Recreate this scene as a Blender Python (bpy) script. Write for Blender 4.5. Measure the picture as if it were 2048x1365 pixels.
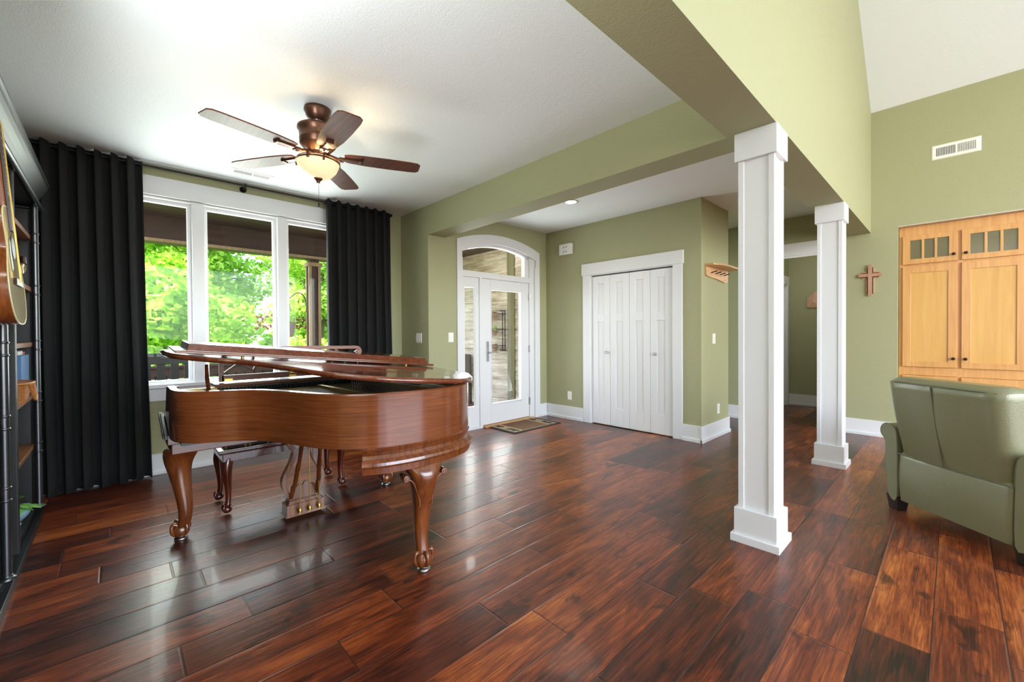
import bpy, bmesh, math, random
from math import sin, cos, pi, radians, sqrt
from mathutils import Vector, Matrix
random.seed(7)
for o in list(bpy.data.objects): bpy.data.objects.remove(o)
SC = bpy.context.scene
COL = SC.collection

# ------------------------------------------------------------------ camera
cam = bpy.data.cameras.new('camera'); camo = bpy.data.objects.new('camera', cam); COL.objects.link(camo)
cam.sensor_width = 36.0; cam.sensor_fit = 'HORIZONTAL'; cam.lens = 838.26/2048*36
cam.shift_x = 0.0; cam.shift_y = -0.0032; cam.clip_start = 0.02; cam.clip_end = 300
FW = Vector((-0.72584, 0.68779, -0.010372)); RT = Vector((0.687855, 0.725826, -0.00578)); UP = Vector((-0.003553, 0.01133, 0.99993))
camo.matrix_world = Matrix(((RT.x, UP.x, -FW.x, 0), (RT.y, UP.y, -FW.y, 0), (RT.z, UP.z, -FW.z, 1.24), (0, 0, 0, 1)))
SC.camera = camo

# ------------------------------------------------------------------ world, lights, exposure
w = bpy.data.worlds.new('world'); SC.world = w; w.use_nodes = True
wn = w.node_tree; wn.nodes.clear()
bg = wn.nodes.new('ShaderNodeBackground'); out = wn.nodes.new('ShaderNodeOutputWorld')
sky = wn.nodes.new('ShaderNodeTexSky'); sky.sky_type = 'NISHITA'; sky.sun_disc = False
sky.sun_elevation = radians(48); sky.sun_rotation = radians(157); sky.dust_density = 2.0
wn.links.new(sky.outputs[0], bg.inputs[0]); bg.inputs[1].default_value = 1.0
wn.links.new(bg.outputs[0], out.inputs[0])
def light(name, typ, loc, energy, col=(1, 1, 1), rot=None, **kw):
    l = bpy.data.lights.new(name, typ); l.energy = energy; l.color = col
    for k, v in kw.items(): setattr(l, k, v)
    o = bpy.data.objects.new(name, l); COL.objects.link(o); o.location = loc
    if rot: o.rotation_euler = rot
    return o
sun = light('sun', 'SUN', (8, -4, 12), 11.0, (1.0, .95, .86), angle=radians(0.6))
sun.rotation_euler = Vector((0.22, -0.52, 0.82)).to_track_quat('Z', 'Y').to_euler()
# daylight entering by the living room's glazed wall (+x)
light('daylight_east', 'AREA', (5.85, 2.6, 2.3), 340, (.97, 1, 1), (0, radians(96), 0), shape='RECTANGLE', size=3.6, size_y=5.6)
light('fill_south', 'AREA', (2.6, -3.85, 2.2), 70, (.98, 1, 1), (radians(90), 0, 0), shape='RECTANGLE', size=5.5, size_y=3.2)  # added fill light inside the solid back wall, no window there
# daylight entering by the front window and by the front door glass
light('daylight_window', 'AREA', (-5.15, .93, 1.5), 74, (.94, 1.0, .94), (0, radians(-104), 0), shape='RECTANGLE', size=1.6, size_y=1.9)
light('daylight_door', 'AREA', (-4.95, 3.85, 1.2), 42, (.95, .99, .97), (0, radians(-112), 0), shape='RECTANGLE', size=1.8, size_y=1.1)
vs = SC.view_settings
vs.view_transform = 'Standard'; vs.look = 'None'; vs.gamma = 1.0; vs.use_curve_mapping = False
vs.exposure = 0.64
SC.cycles.use_denoising = True
SC.cycles.max_bounces = 8; SC.cycles.diffuse_bounces = 5; SC.cycles.glossy_bounces = 4; SC.cycles.transparent_max_bounces = 12
SC.cycles.sample_clamp_indirect = 8.0; SC.cycles.caustics_reflective = False; SC.cycles.caustics_refractive = False

# ------------------------------------------------------------------ materials
def s2l(c):
    f = lambda u: u/12.92 if u <= .04045 else ((u+.055)/1.055)**2.4
    return tuple(f(x/255) for x in c)+(1.0,)
class NT:
    def __init__(s, name):
        s.m = bpy.data.materials.new(name); s.m.use_nodes = True; s.t = s.m.node_tree
        s.t.nodes.clear(); s.out = s.n('ShaderNodeOutputMaterial')
    def n(s, typ, **kw):
        nd = s.t.nodes.new(typ)
        for k, v in kw.items():
            if k.startswith('i_'):
                key = k[2:]; key = int(key) if key.isdigit() else key.replace('_', ' ')
                s.set(nd.inputs[key], v)
            else: setattr(nd, k, v)
        return nd
    def set(s, inp, v):
        if isinstance(v, bpy.types.NodeSocket): s.t.links.new(v, inp)
        else: inp.default_value = v
    def math(s, op, a, b=None, c=None):
        nd = s.n('ShaderNodeMath', operation=op); s.set(nd.inputs[0], a)
        if b is not None: s.set(nd.inputs[1], b)
        if c is not None: s.set(nd.inputs[2], c)
        return nd.outputs[0]
    def mix(s, fac, a, b):
        nd = s.n('ShaderNodeMix', data_type='RGBA'); s.set(nd.inputs[0], fac); s.set(nd.inputs[6], a); s.set(nd.inputs[7], b); return nd.outputs[2]
    def ramp(s, fac, stops):
        nd = s.n('ShaderNodeValToRGB'); s.set(nd.inputs[0], fac); cr = nd.color_ramp
        while len(cr.elements) < len(stops): cr.elements.new(.5)
        for e, (p, c) in zip(cr.elements, stops): e.position = p; e.color = c
        return nd.outputs[0]
    def coord(s, scale=(1, 1, 1), which='Object', rot=(0, 0, 0)):
        tc = s.n('ShaderNodeTexCoord'); mp = s.n('ShaderNodeMapping'); s.t.links.new(tc.outputs[which], mp.inputs[0])
        mp.inputs['Scale'].default_value = scale; mp.inputs['Rotation'].default_value = rot; return mp.outputs[0]
    def noise(s, vec, scale=5, detail=3, rough=.5, dist=0):
        nd = s.n('ShaderNodeTexNoise'); s.set(nd.inputs['Vector'], vec); nd.inputs['Scale'].default_value = scale
        nd.inputs['Detail'].default_value = detail; nd.inputs['Roughness'].default_value = rough; nd.inputs['Distortion'].default_value = dist
        return nd.outputs[0]
    def bsdf(s, col, rough=.5, metal=0, bump=None, bs=.2, bd=.01, coat=0, **kw):
        b = s.n('ShaderNodeBsdfPrincipled'); s.set(b.inputs['Base Color'], col); s.set(b.inputs['Roughness'], rough)
        b.inputs['Metallic'].default_value = metal; b.inputs['Coat Weight'].default_value = coat; b.inputs['Coat Roughness'].default_value = .06
        for k, v in kw.items(): s.set(b.inputs[k.replace('_', ' ')], v)
        if bump is not None:
            bp = s.n('ShaderNodeBump'); bp.inputs['Strength'].default_value = bs; bp.inputs['Distance'].default_value = bd
            s.set(bp.inputs['Height'], bump); s.t.links.new(bp.outputs[0], b.inputs['Normal'])
        s.t.links.new(b.outputs[0], s.out.inputs[0]); return b
def plain(name, rgb, rough=.5, metal=0, nscale=40, nbump=0, coat=0, var=0.06, **kw):
    t = NT(name); v = t.coord()
    n = t.noise(v, nscale, 3); c = s2l(rgb); d = tuple(x*(1-var*2) for x in c[:3])+(1,)
    colr = t.mix(n, d, tuple(min(1, x*(1+var)) for x in c[:3])+(1,))
    t.bsdf(colr, rough, metal, n if nbump else None, nbump, .005, coat, **kw); return t.m
def wood(name, dark, mid, light_, axis='Y', scale=1.0, rough=.3, coat=0.3, bs=.04):
    t = NT(name); sc = {'X': (1.2, 26, 26), 'Y': (26, 1.2, 26), 'Z': (26, 26, 1.2), 'H': (1.4, 1.4, 34)}[axis]
    v = t.coord(tuple(x*scale for x in sc)); n = t.noise(v, 2.2, 6, .62, .7); v2 = t.coord((1, 1, 1)); n2 = t.noise(v2, 3.0*scale, 3)
    f = t.math('ADD', t.math('MULTIPLY', n, .75), t.math('MULTIPLY', n2, .3))
    c = t.ramp(f, [(.34, s2l(dark)), (.54, s2l(mid)), (.74, s2l(light_))])
    t.bsdf(c, rough, 0, n, bs, .003, coat); return t.m
M = {}
# painted orange-peel walls
def paint(name, rgb, bs=.35, sc=95):
    t = NT(name); v = t.coord(); n = t.noise(v, sc, 2, .5); n2 = t.noise(v, 22, 2)
    h = t.math('ADD', n, t.math('MULTIPLY', n2, .6))
    t.bsdf(s2l(rgb), .62, 0, h, bs, .004); return t.m
M['wall'] = paint('green_wall_paint', (163, 163, 127), .6)
M['ceil'] = paint('ceiling_paint', (236, 242, 245), .4, 120)
M['trim'] = plain('white_trim_paint', (226, 227, 230), .32, var=.01)
M['door'] = plain('white_door_paint', (226, 227, 230), .35, var=.01)
def floor_mat():
    t = NT('hand_scraped_hardwood'); tc = t.n('ShaderNodeTexCoord'); sep = t.n('ShaderNodeSeparateXYZ'); t.t.links.new(tc.outputs['Object'], sep.inputs[0])
    X, Y = sep.outputs[0], sep.outputs[1]
    u = t.math('DIVIDE', t.math('ADD', X, .471+20*.206), .206); row = t.math('FLOOR', u); fx = t.math('FRACT', u)
    wn1 = t.n('ShaderNodeTexWhiteNoise', noise_dimensions='1D'); t.set(wn1.inputs['W'], row)
    wn2 = t.n('ShaderNodeTexWhiteNoise', noise_dimensions='1D'); t.set(wn2.inputs['W'], t.math('ADD', row, 57.3))
    L = t.math('ADD', t.math('MULTIPLY', wn1.outputs[0], .7), .75)
    vv = t.math('ADD', t.math('DIVIDE', Y, L), t.math('MULTIPLY', wn2.outputs[0], 9)); colr = t.math('FLOOR', vv); fy = t.math('FRACT', vv)
    cmb = t.n('ShaderNodeCombineXYZ'); t.set(cmb.inputs[0], row); t.set(cmb.inputs[1], colr)
    wid = t.n('ShaderNodeTexWhiteNoise', noise_dimensions='3D'); t.set(wid.inputs['Vector'], cmb.outputs[0]); rnd = wid.outputs[0]
    # edge distance in metres
    ex = t.math('MULTIPLY', t.math('MINIMUM', fx, t.math('SUBTRACT', 1.0, fx)), .206)
    ey = t.math('MULTIPLY', t.math('MINIMUM', fy, t.math('SUBTRACT', 1.0, fy)), L)
    e = t.math('MINIMUM', ex, ey)
    seam = t.n('ShaderNodeMapRange', interpolation_type='SMOOTHSTEP'); t.set(seam.inputs[0], e); seam.inputs[1].default_value = .0006; seam.inputs[2].default_value = .0028
    bev = t.n('ShaderNodeMapRange', interpolation_type='SMOOTHSTEP'); t.set(bev.inputs[0], e); bev.inputs[1].default_value = .0; bev.inputs[2].default_value = .008
    # grain coordinates, offset per board
    gc = t.n('ShaderNodeCombineXYZ'); t.set(gc.inputs[0], t.math('MULTIPLY', X, 1.0)); t.set(gc.inputs[1], t.math('MULTIPLY', Y, 1.0)); t.set(gc.inputs[2], t.math('MULTIPLY', rnd, 40))
    def mp(sc):
        m = t.n('ShaderNodeMapping'); t.t.links.new(gc.outputs[0], m.inputs[0]); m.inputs['Scale'].default_value = sc; return m.outputs[0]
    g1 = t.noise(mp((52, 2.0, 1)), 1.6, 7, .7, 1.0); g2 = t.noise(mp((7, 1.8, 1)), 1.3, 4, .6, .8); g3 = t.noise(mp((120, 5, 1)), 1.2, 3, .6)
    f = t.math('ADD', t.math('MULTIPLY', g1, .66), t.math('MULTIPLY', g2, .48))
    f = t.math('ADD', f, t.math('MULTIPLY', t.math('SUBTRACT', rnd, .5), .26))
    f = t.math('SUBTRACT', f, .06)
    c = t.ramp(f, [(.30, s2l((28, 13, 9))), (.42, s2l((72, 29, 16))), (.53, s2l((108, 46, 22))), (.64, s2l((146, 72, 32))), (.78, s2l((190, 112, 52)))])
    # knots and mineral streaks
    kn = t.noise(mp((9, 4.2, 1)), 1.0, 3, .55, .6)
    km = t.n('ShaderNodeMapRange', interpolation_type='SMOOTHSTEP'); t.set(km.inputs[0], kn); km.inputs[1].default_value = .30; km.inputs[2].default_value = .40
    kf = t.math('ADD', t.math('MULTIPLY', km.outputs[0], .72), .28)
    st = t.n('ShaderNodeMapRange'); t.set(st.inputs[0], g3); st.inputs[1].default_value = .34; st.inputs[2].default_value = .50; st.inputs[3].default_value = .55
    c = t.mix(t.math('MULTIPLY', kf, st.outputs[0]), s2l((26, 12, 9)), c)
    c = t.mix(seam.outputs[0], s2l((34, 20, 16)), c)
    scr = t.noise(mp((30, 3, 1)), 2.0, 3, .6, .4); scr2 = t.noise(mp((3, 60, 1)), 1.0, 2, .5)
    msk = t.n('ShaderNodeMapRange', interpolation_type='SMOOTHSTEP'); t.set(msk.inputs[0], g2); msk.inputs[1].default_value = .55; msk.inputs[2].default_value = .7
    h = t.math('ADD', t.math('MULTIPLY', bev.outputs[0], .55), t.math('MULTIPLY', scr, .5))
    h = t.math('ADD', h, t.math('MULTIPLY', t.math('MULTIPLY', scr2, msk.outputs[0]), .25))
    r = t.math('ADD', .25, t.math('MULTIPLY', g1, .14))
    t.bsdf(c, r, 0, h, .38, .005, 0.08, Specular_IOR_Level=.5); return t.m
M['floor'] = floor_mat()
M['piano'] = wood('mahogany_case', (84, 42, 20), (108, 56, 28), (128, 69, 34), 'H', 1.3, .2, .6)
M['pianoX'] = wood('mahogany_lid', (68, 30, 18), (100, 48, 28), (126, 66, 42), 'X', .8, .16, .7)
M['pianoZ'] = wood('mahogany_legs', (70, 30, 14), (106, 54, 24), (132, 72, 34), 'Z', .8, .25, .5)
M['benchw'] = wood('dark_cherry', (46, 16, 10), (76, 28, 16), (104, 44, 26), 'Z', .9, .2, .6)
M['lyrew'] = wood('lyre_wood', (104, 66, 48), (136, 92, 70), (160, 116, 92), 'Z', .8, .25, .5)
M['brass'] = plain('brass', (196, 160, 84), .28, 1.0)
M['gold'] = plain('gold_iron_plate', (186, 156, 92), .4, .75)
M['steel'] = plain('brushed_steel', (176, 176, 178), .3, 1.0)
M['string'] = plain('piano_wire', (120, 120, 124), .35, .9)
M['blackfelt'] = plain('black_felt', (18, 18, 20), .85)
M['ivory'] = plain('ivory_keys', (238, 234, 220), .3)
M['soundboard'] = wood('spruce_soundboard', (126, 84, 44), (160, 112, 62), (184, 138, 84), 'X', .7, .35, .3)
M['curtain'] = None
t = NT('black_linen_curtain'); v = t.coord((1, 1, 1)); a = t.noise(t.coord((400, 400, 40)), 1, 2); b = t.noise(t.coord((40, 40, 400)), 1, 2)
t.bsdf(t.mix(a, s2l((10, 10, 11)), s2l((22, 22, 23))), .9, 0, t.math('ADD', a, b), .15, .002); M['curtain'] = t.m
M['blackmetal'] = plain('black_metal', (26, 27, 29), .38, .6)
M['blackpaint'] = plain('black_paint', (30, 31, 32), .35, 0, 12, .1)
M['blackmatte'] = plain('matte_black_outdoor_paint', (13, 15, 19), .6)
M['deskwood'] = wood('satin_mahogany', (84, 40, 22), (112, 56, 32), (132, 72, 42), 'Y', 1.2, .4, .1)
M['pipe'] = plain('dark_steel_pipe', (92, 94, 98), .3, .9)
M['shelfwood'] = wood('reclaimed_shelf_wood', (84, 48, 26), (124, 76, 42), (158, 104, 62), 'X', 1, .5, 0)
M['bronze'] = plain('oil_rubbed_bronze', (92, 62, 48), .35, .7, 20)
M['blade'] = wood('walnut_fan_blade', (58, 26, 16), (94, 44, 26), (120, 62, 38), 'X', .8, .45, 0)
M['blade'].node_tree.nodes['Principled BSDF'].inputs['Specular IOR Level'].default_value = .3
M['maple'] = wood('honey_maple', (196, 140, 82), (210, 156, 96), (222, 172, 112), 'Z', .45, .35, .25, .02)
M['maplepanel'] = wood('honey_maple_panel', (198, 148, 80), (212, 164, 94), (222, 178, 108), 'Z', .25, .35, .25, .02)
M['knob'] = plain('dark_bronze_knob', (48, 44, 42), .35, .6)
M['leather'] = plain('olive_leather', (118, 118, 90), .30, 0, 160, .22, .15, .05)
M['leatherd'] = plain('olive_leather_piping', (92, 96, 70), .4, 0, 90, .1)
M['darkwood'] = plain('espresso_wood', (40, 30, 27), .35)
M['guitarback'] = wood('guitar_mahogany', (92, 46, 20), (134, 72, 32), (160, 94, 44), 'Z', .6, .2, .6)
M['guitartop'] = wood('guitar_spruce', (176, 150, 92), (200, 176, 116), (214, 192, 134), 'Z', .8, .15, .7)
M['fret'] = plain('rosewood', (58, 34, 24), .4)
M['ivorybind'] = plain('cream_binding', (222, 206, 160), .3)
M['leaf'] = plain('plant_leaf', (96, 150, 60), .45, 0, 15)
M['bluepaint'] = plain('blue_storage_box', (74, 116, 166), .55)
M['bluecer'] = plain('blue_glazed_ceramic', (130, 168, 186), .2, 0, 8, 0, .4)
M['wicker'] = wood('woven_wicker', (140, 84, 38), (176, 114, 58), (196, 138, 80), 'X', 1.5, .6, 0, .3)
M['plastic'] = plain('white_plastic', (238, 238, 234), .35, var=.01)
M['slot'] = plain('vent_shadow_grey', (70, 70, 72), .7)
M['lightwood'] = wood('live_edge_wood', (176, 128, 84), (204, 160, 112), (224, 188, 142), 'Y', .7, .4, .2)
M['copper'] = plain('pale_copper_facets', (210, 166, 138), .35, 0, 5, 0, .1, .12)
M['crossred'] = wood('pale_red_wood', (160, 112, 86), (184, 138, 110), (204, 164, 136), 'Z', 1, .5, 0)
M['rugdark'] = plain('rug_charcoal_border', (44, 46, 52), .95, 0, 300, .5)
M['rugtan'] = plain('rug_tan_field', (176, 152, 114), .95, 0, 60, .5, 0, .35)
M['rugbrown'] = plain('rug_brown_medallion', (120, 84, 56), .95, 0, 60, .5, 0, .45)
M['rugbear'] = plain('rug_dark_bears', (46, 44, 46), .95, 0, 300, .5)
M['oak'] = wood('oak_threshold', (164, 116, 66), (192, 144, 92), (206, 162, 110), 'Y', .8, .4, .2)
M['porchwood'] = wood('brown_stained_porch', (48, 32, 24), (66, 45, 34), (84, 58, 44), 'Y', .6, .55, 0)
M['porchtan'] = wood('tan_post_trim', (132, 112, 88), (164, 142, 112), (186, 166, 136), 'Z', .6, .6, 0)
M['deck'] = wood('reddish_deck', (92, 58, 50), (128, 84, 72), (148, 104, 90), 'X', .6, .6, 0)
def siding():
    t = NT('cedar_shake_siding'); v = t.coord((1.2, 1.2, 14)); n = t.noise(v, 2.5, 5, .6); n2 = t.noise(t.coord(), 2.2, 3)
    c = t.ramp(t.math('ADD', t.math('MULTIPLY', n, .6), t.math('MULTIPLY', n2, .4)), [(.35, s2l((146, 128, 112))), (.5, s2l((186, 172, 154))), (.65, s2l((222, 214, 200)))])
    t.bsdf(c, .75, 0, n, .3, .004); return t.m
M['siding'] = siding()
M['cornerb'] = wood('olive_corner_board', (98, 92, 66), (118, 112, 82), (136, 130, 98), 'Z', .5, .7, 0)
M['terracotta'] = plain('weathered_clay_pot', (170, 140, 120), .8, 0, 30)
M['greypot'] = plain('grey_planter', (132, 120, 106), .7)
M['flower'] = plain('magenta_flowers', (150, 40, 66), .7)
M['bark'] = plain('tree_bark', (96, 80, 66), .9, 0, 20, .4)
M['grass'] = plain('lawn_grass', (92, 130, 44), .95, 0, 6, .3, 0, .3)
def leafmat(name, a, b, c):
    t = NT(name); n = t.noise(t.coord(), 1.1, 4, .6); g = t.n('ShaderNodeTexWhiteNoise', noise_dimensions='3D')
    mp = t.n('ShaderNodeVectorMath', operation='SNAP'); t.set(mp.inputs[0], t.coord()); mp.inputs[1].default_value = (.2, .2, .2); t.set(g.inputs['Vector'], mp.outputs[0])
    f = t.math('ADD', t.math('MULTIPLY', n, .6), t.math('MULTIPLY', g.outputs[0], .4))
    col = t.ramp(f, [(.3, s2l(a)), (.5, s2l(b)), (.72, s2l(c))])
    d = t.n('ShaderNodeBsdfDiffuse'); t.set(d.inputs[0], col); tr = t.n('ShaderNodeBsdfTranslucent'); t.set(tr.inputs[0], col)
    mx = t.n('ShaderNodeMixShader'); mx.inputs[0].default_value = .42; t.t.links.new(d.outputs[0], mx.inputs[1]); t.t.links.new(tr.outputs[0], mx.inputs[2])
    t.t.links.new(mx.outputs[0], t.out.inputs[0]); return t.m
M['leafA'] = leafmat('bright_maple_leaves', (84, 146, 30), (156, 206, 58), (212, 236, 120))
M['leafB'] = leafmat('pale_spring_leaves', (110, 160, 44), (176, 214, 84), (226, 238, 150))
M['leafC'] = leafmat('deep_green_leaves', (64, 124, 32), (124, 182, 52), (180, 218, 92))
def glass(name, tint=(1, 1, 1, 1), refl=.5):
    t = NT(name); tr = t.n('ShaderNodeBsdfTransparent'); tr.inputs[0].default_value = tint; gl = t.n('ShaderNodeBsdfGlossy'); gl.inputs['Roughness'].default_value = .01
    lw = t.n('ShaderNodeFresnel'); lw.inputs[0].default_value = 1.45; mx = t.n('ShaderNodeMixShader'); t.t.links.new(t.math('MULTIPLY', lw.outputs[0], refl), mx.inputs[0])
    t.t.links.new(tr.outputs[0], mx.inputs[1]); t.t.links.new(gl.outputs[0], mx.inputs[2]); t.t.links.new(mx.outputs[0], t.out.inputs[0]); return t.m
M['glass'] = glass('clear_window_glass', (.97, .98, .98, 1), .25)
M['cabglass'] = plain('obscure_cabinet_glass', (112, 106, 78), .12, 0, 14, 0, .3, .08)
def emit(name, col, st):
    t = NT(name); e = t.n('ShaderNodeEmission'); e.inputs[0].default_value = col; e.inputs[1].default_value = st; t.t.links.new(e.outputs[0], t.out.inputs[0]); return t.m
M['lens'] = emit('lit_downlight_lens', (1, .96, .88, 1), 6)
def bowl():
    t = NT('lit_alabaster_glass'); n = t.noise(t.coord(), 9, 3); e = t.n('ShaderNodeEmission')
    t.set(e.inputs[0], t.mix(n, (1, .72, .36, 1), (1, .86, .56, 1))); e.inputs[1].default_value = .55
    d = t.n('ShaderNodeBsdfPrincipled'); d.inputs['Base Color'].default_value = (.5, .42, .28, 1); d.inputs['Roughness'].default_value = .25
    a = t.n('ShaderNodeAddShader'); t.t.links.new(e.outputs[0], a.inputs[0]); t.t.links.new(d.outputs[0], a.inputs[1]); t.t.links.new(a.outputs[0], t.out.inputs[0]); return t.m
M['bowl'] = bowl()
def plaid():
    t = NT('dark_plaid_seat_fabric'); tc = t.n('ShaderNodeTexCoord'); sep = t.n('ShaderNodeSeparateXYZ'); t.t.links.new(tc.outputs['Object'], sep.inputs[0])
    def stripes(s, f, wd, ph=0): return t.math('LESS_THAN', t.math('FRACT', t.math('ADD', t.math('MULTIPLY', s, f), ph)), wd)
    st = t.math('MAXIMUM', t.math('MAXIMUM', stripes(sep.outputs[1], 7, .06), stripes(sep.outputs[1], 7, .05, .8)), stripes(sep.outputs[0], 7, .06))
    wd = t.math('MAXIMUM', stripes(sep.outputs[1], 3.5, .3, .1), stripes(sep.outputs[0], 3.5, .3, .2))
    c = t.mix(t.math('MULTIPLY', wd, .6), s2l((22, 20, 18)), s2l((52, 46, 28))); c = t.mix(st, c, s2l((150, 124, 70)))
    t.bsdf(c, .7); return t.m
M['plaid'] = plaid()

# ------------------------------------------------------------------ mesh helpers
ROOT = {}
class MB:
    def __init__(s): s.v = []; s.f = []; s.sm = []
    def add(s, vs_, fs, smooth=False):
        b = len(s.v); s.v += [tuple(x) for x in vs_]; s.f += [tuple(b+i for i in f) for f in fs]; s.sm += [smooth]*len(fs); return s
    def box(s, x0, y0, z0, x1, y1, z1):
        x0, x1 = min(x0, x1), max(x0, x1); y0, y1 = min(y0, y1), max(y0, y1); z0, z1 = min(z0, z1), max(z0, z1)
        return s.add([(x0, y0, z0), (x1, y0, z0), (x1, y1, z0), (x0, y1, z0), (x0, y0, z1), (x1, y0, z1), (x1, y1, z1), (x0, y1, z1)],
                     [(0, 3, 2, 1), (4, 5, 6, 7), (0, 1, 5, 4), (1, 2, 6, 5), (2, 3, 7, 6), (3, 0, 4, 7)])
    def prism(s, poly, axis, a, b, smooth=False):
        """poly: list of 2D pts; axis 'x': pts=(y,z), 'y': (x,z), 'z': (x,y)"""
        mk = {'x': lambda p, t: (t, p[0], p[1]), 'y': lambda p, t: (p[0], t, p[1]), 'z': lambda p, t: (p[0], p[1], t)}[axis]
        n = len(poly); V = [mk(p, a) for p in poly]+[mk(p, b) for p in poly]
        s.add(V, [(i, (i+1) % n, n+(i+1) % n, n+i) for i in range(n)], smooth)
        return s.add(V, [tuple(range(n)), tuple(range(2*n-1, n-1, -1))])
    def rings(s, rs, smooth=True, cap=True, closed=True):
        n = len(rs[0]); V = [p for r in rs for p in r]; F = []
        for k in range(len(rs)-1):
            for i in range(n if closed else n-1):
                j = (i+1) % n; F.append((k*n+i, k*n+j, (k+1)*n+j, (k+1)*n+i))
        s.add(V, F, smooth)
        if cap and closed: s.add(rs[0], [tuple(range(n))]); s.add(rs[-1], [tuple(range(n))])
        return s
    def lathe(s, prof, c, n=32, axis='z', cap=True):
        rs = []
        for r, h in prof:
            ring = []
            for i in range(n):
                a = 2*pi*i/n; p = (r*cos(a), r*sin(a))
                ring.append({'z': (c[0]+p[0], c[1]+p[1], c[2]+h), 'y': (c[0]+p[0], c[1]+h, c[2]+p[1]), 'x': (c[0]+h, c[1]+p[0], c[2]+p[1])}[axis])
            rs.append(ring)
        return s.rings(rs, True, cap)
    def tube(s, pts, rad, n=10, cap=True):
        pts = [Vector(p) for p in pts]; rad = rad if isinstance(rad, (list, tuple)) else [rad]*len(pts); rs = []; pv = None
        for i, p in enumerate(pts):
            d = (pts[min(i+1, len(pts)-1)]-pts[max(i-1, 0)]).normalized()
            if pv is None: u = d.orthogonal().normalized()
            else: u = (pv-d*pv.dot(d)).normalized()
            pv = u; wv = d.cross(u)
            rs.append([tuple(p+(u*cos(2*pi*k/n)+wv*sin(2*pi*k/n))*rad[i]) for k in range(n)])
        return s.rings(rs, True, cap)
    def ball(s, c, r, n=14, m=9, sc=(1, 1, 1)):
        rs = [[(c[0]+r*sc[0]*sin(pi*j/m)*cos(2*pi*i/n), c[1]+r*sc[1]*sin(pi*j/m)*sin(2*pi*i/n), c[2]+r*sc[2]*cos(pi*j/m)) for i in range(n)] for j in range(m+1)]
        rs[0] = [(c[0]+1e-4*cos(2*pi*i/n), c[1]+1e-4*sin(2*pi*i/n), c[2]+r*sc[2]) for i in range(n)]
        rs[-1] = [(c[0]+1e-4*cos(2*pi*i/n), c[1]+1e-4*sin(2*pi*i/n), c[2]-r*sc[2]) for i in range(n)]
        return s.rings(rs)
    def build(s, name, mat, parent=None, bevel=0, seg=2, label=None, smoothall=False, mats=None, xf=None, sub=0, solid=0):
        off = Vector(ROOT.get(parent.name, (0, 0, 0))) if parent is not None else Vector((0, 0, 0))
        V = [Vector(v) for v in s.v]
        if xf: V = [xf(v) for v in V]
        me = bpy.data.meshes.new(name); me.from_pydata([tuple(v-off) for v in V], [], s.f); me.validate()
        if len(me.polygons) == len(s.f): me.polygons.foreach_set('use_smooth', [bool(x or smoothall) for x in s.sm])
        me.materials.append(M[mat] if isinstance(mat, str) else mat)
        if bevel or len(s.v) < 60000:
            bm = bmesh.new(); bm.from_mesh(me); bmesh.ops.remove_doubles(bm, verts=bm.verts, dist=1e-5) if bevel or sub else None
            bmesh.ops.recalc_face_normals(bm, faces=bm.faces); bm.to_mesh(me); bm.free()
        o = bpy.data.objects.new(name, me); COL.objects.link(o)
        if parent is not None: o.parent = parent; ROOT[o.name] = tuple(off)
        if solid:
            md = o.modifiers.new('solid', 'SOLIDIFY'); md.thickness = solid; md.offset = 0
        if bevel:
            md = o.modifiers.new('bevel', 'BEVEL'); md.width = bevel; md.segments = seg; md.limit_method = 'ANGLE'; md.angle_limit = radians(35); md.use_clamp_overlap = True
        if sub:
            md = o.modifiers.new('sub', 'SUBSURF'); md.levels = sub; md.render_levels = sub
        if label: o['label'] = label
        return o
def tag(o, label, cat, group=None, kind=None):
    o['label'] = label; o['category'] = cat
    if group: o['group'] = group
    if kind: o['kind'] = kind
    return o
def thing(name, loc, label, cat, group=None, rz=0, rot=None, local=False):
    o = bpy.data.objects.new(name, None); COL.objects.link(o); o.empty_display_size = .05
    o.location = loc; o.rotation_euler = rot or (0, 0, rz); ROOT[o.name] = (0, 0, 0) if local else tuple(loc)
    return tag(o, label, cat, group)
def struct(mb, name, mat, bevel=0, parent=None, **kw):
    o = mb.build(name, mat, parent, bevel, **kw); o['kind'] = 'structure'; return o
def arc(cx, cy, r, a0, a1, n): return [(cx+r*cos(radians(a0+(a1-a0)*i/n)), cy+r*sin(radians(a0+(a1-a0)*i/n))) for i in range(n+1)]
def crom(P, k=8, closed=False):
    n = len(P); out_ = []; rng = range(n) if closed else range(n-1)
    for i in rng:
        g = (lambda j: P[j % n]) if closed else (lambda j: P[max(0, min(n-1, j))])
        p0, p1, p2, p3 = map(Vector, (g(i-1), g(i), g(i+1), g(i+2)))
        for q in range(k):
            t_ = q/k; out_.append(tuple(.5*((2*p1)+(p2-p0)*t_+(2*p0-5*p1+4*p2-p3)*t_**2+(3*p1-p0-3*p2+p3)*t_**3)))
    if not closed: out_.append(tuple(P[-1]))
    return out_
def offset2(P, d):
    n = len(P); R = []
    for i in range(n):
        a = Vector(P[i-1]); b = Vector(P[(i+1) % n]); t_ = (b-a).normalized(); R.append((P[i][0]-t_.y*d, P[i][1]+t_.x*d))
    return R

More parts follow.
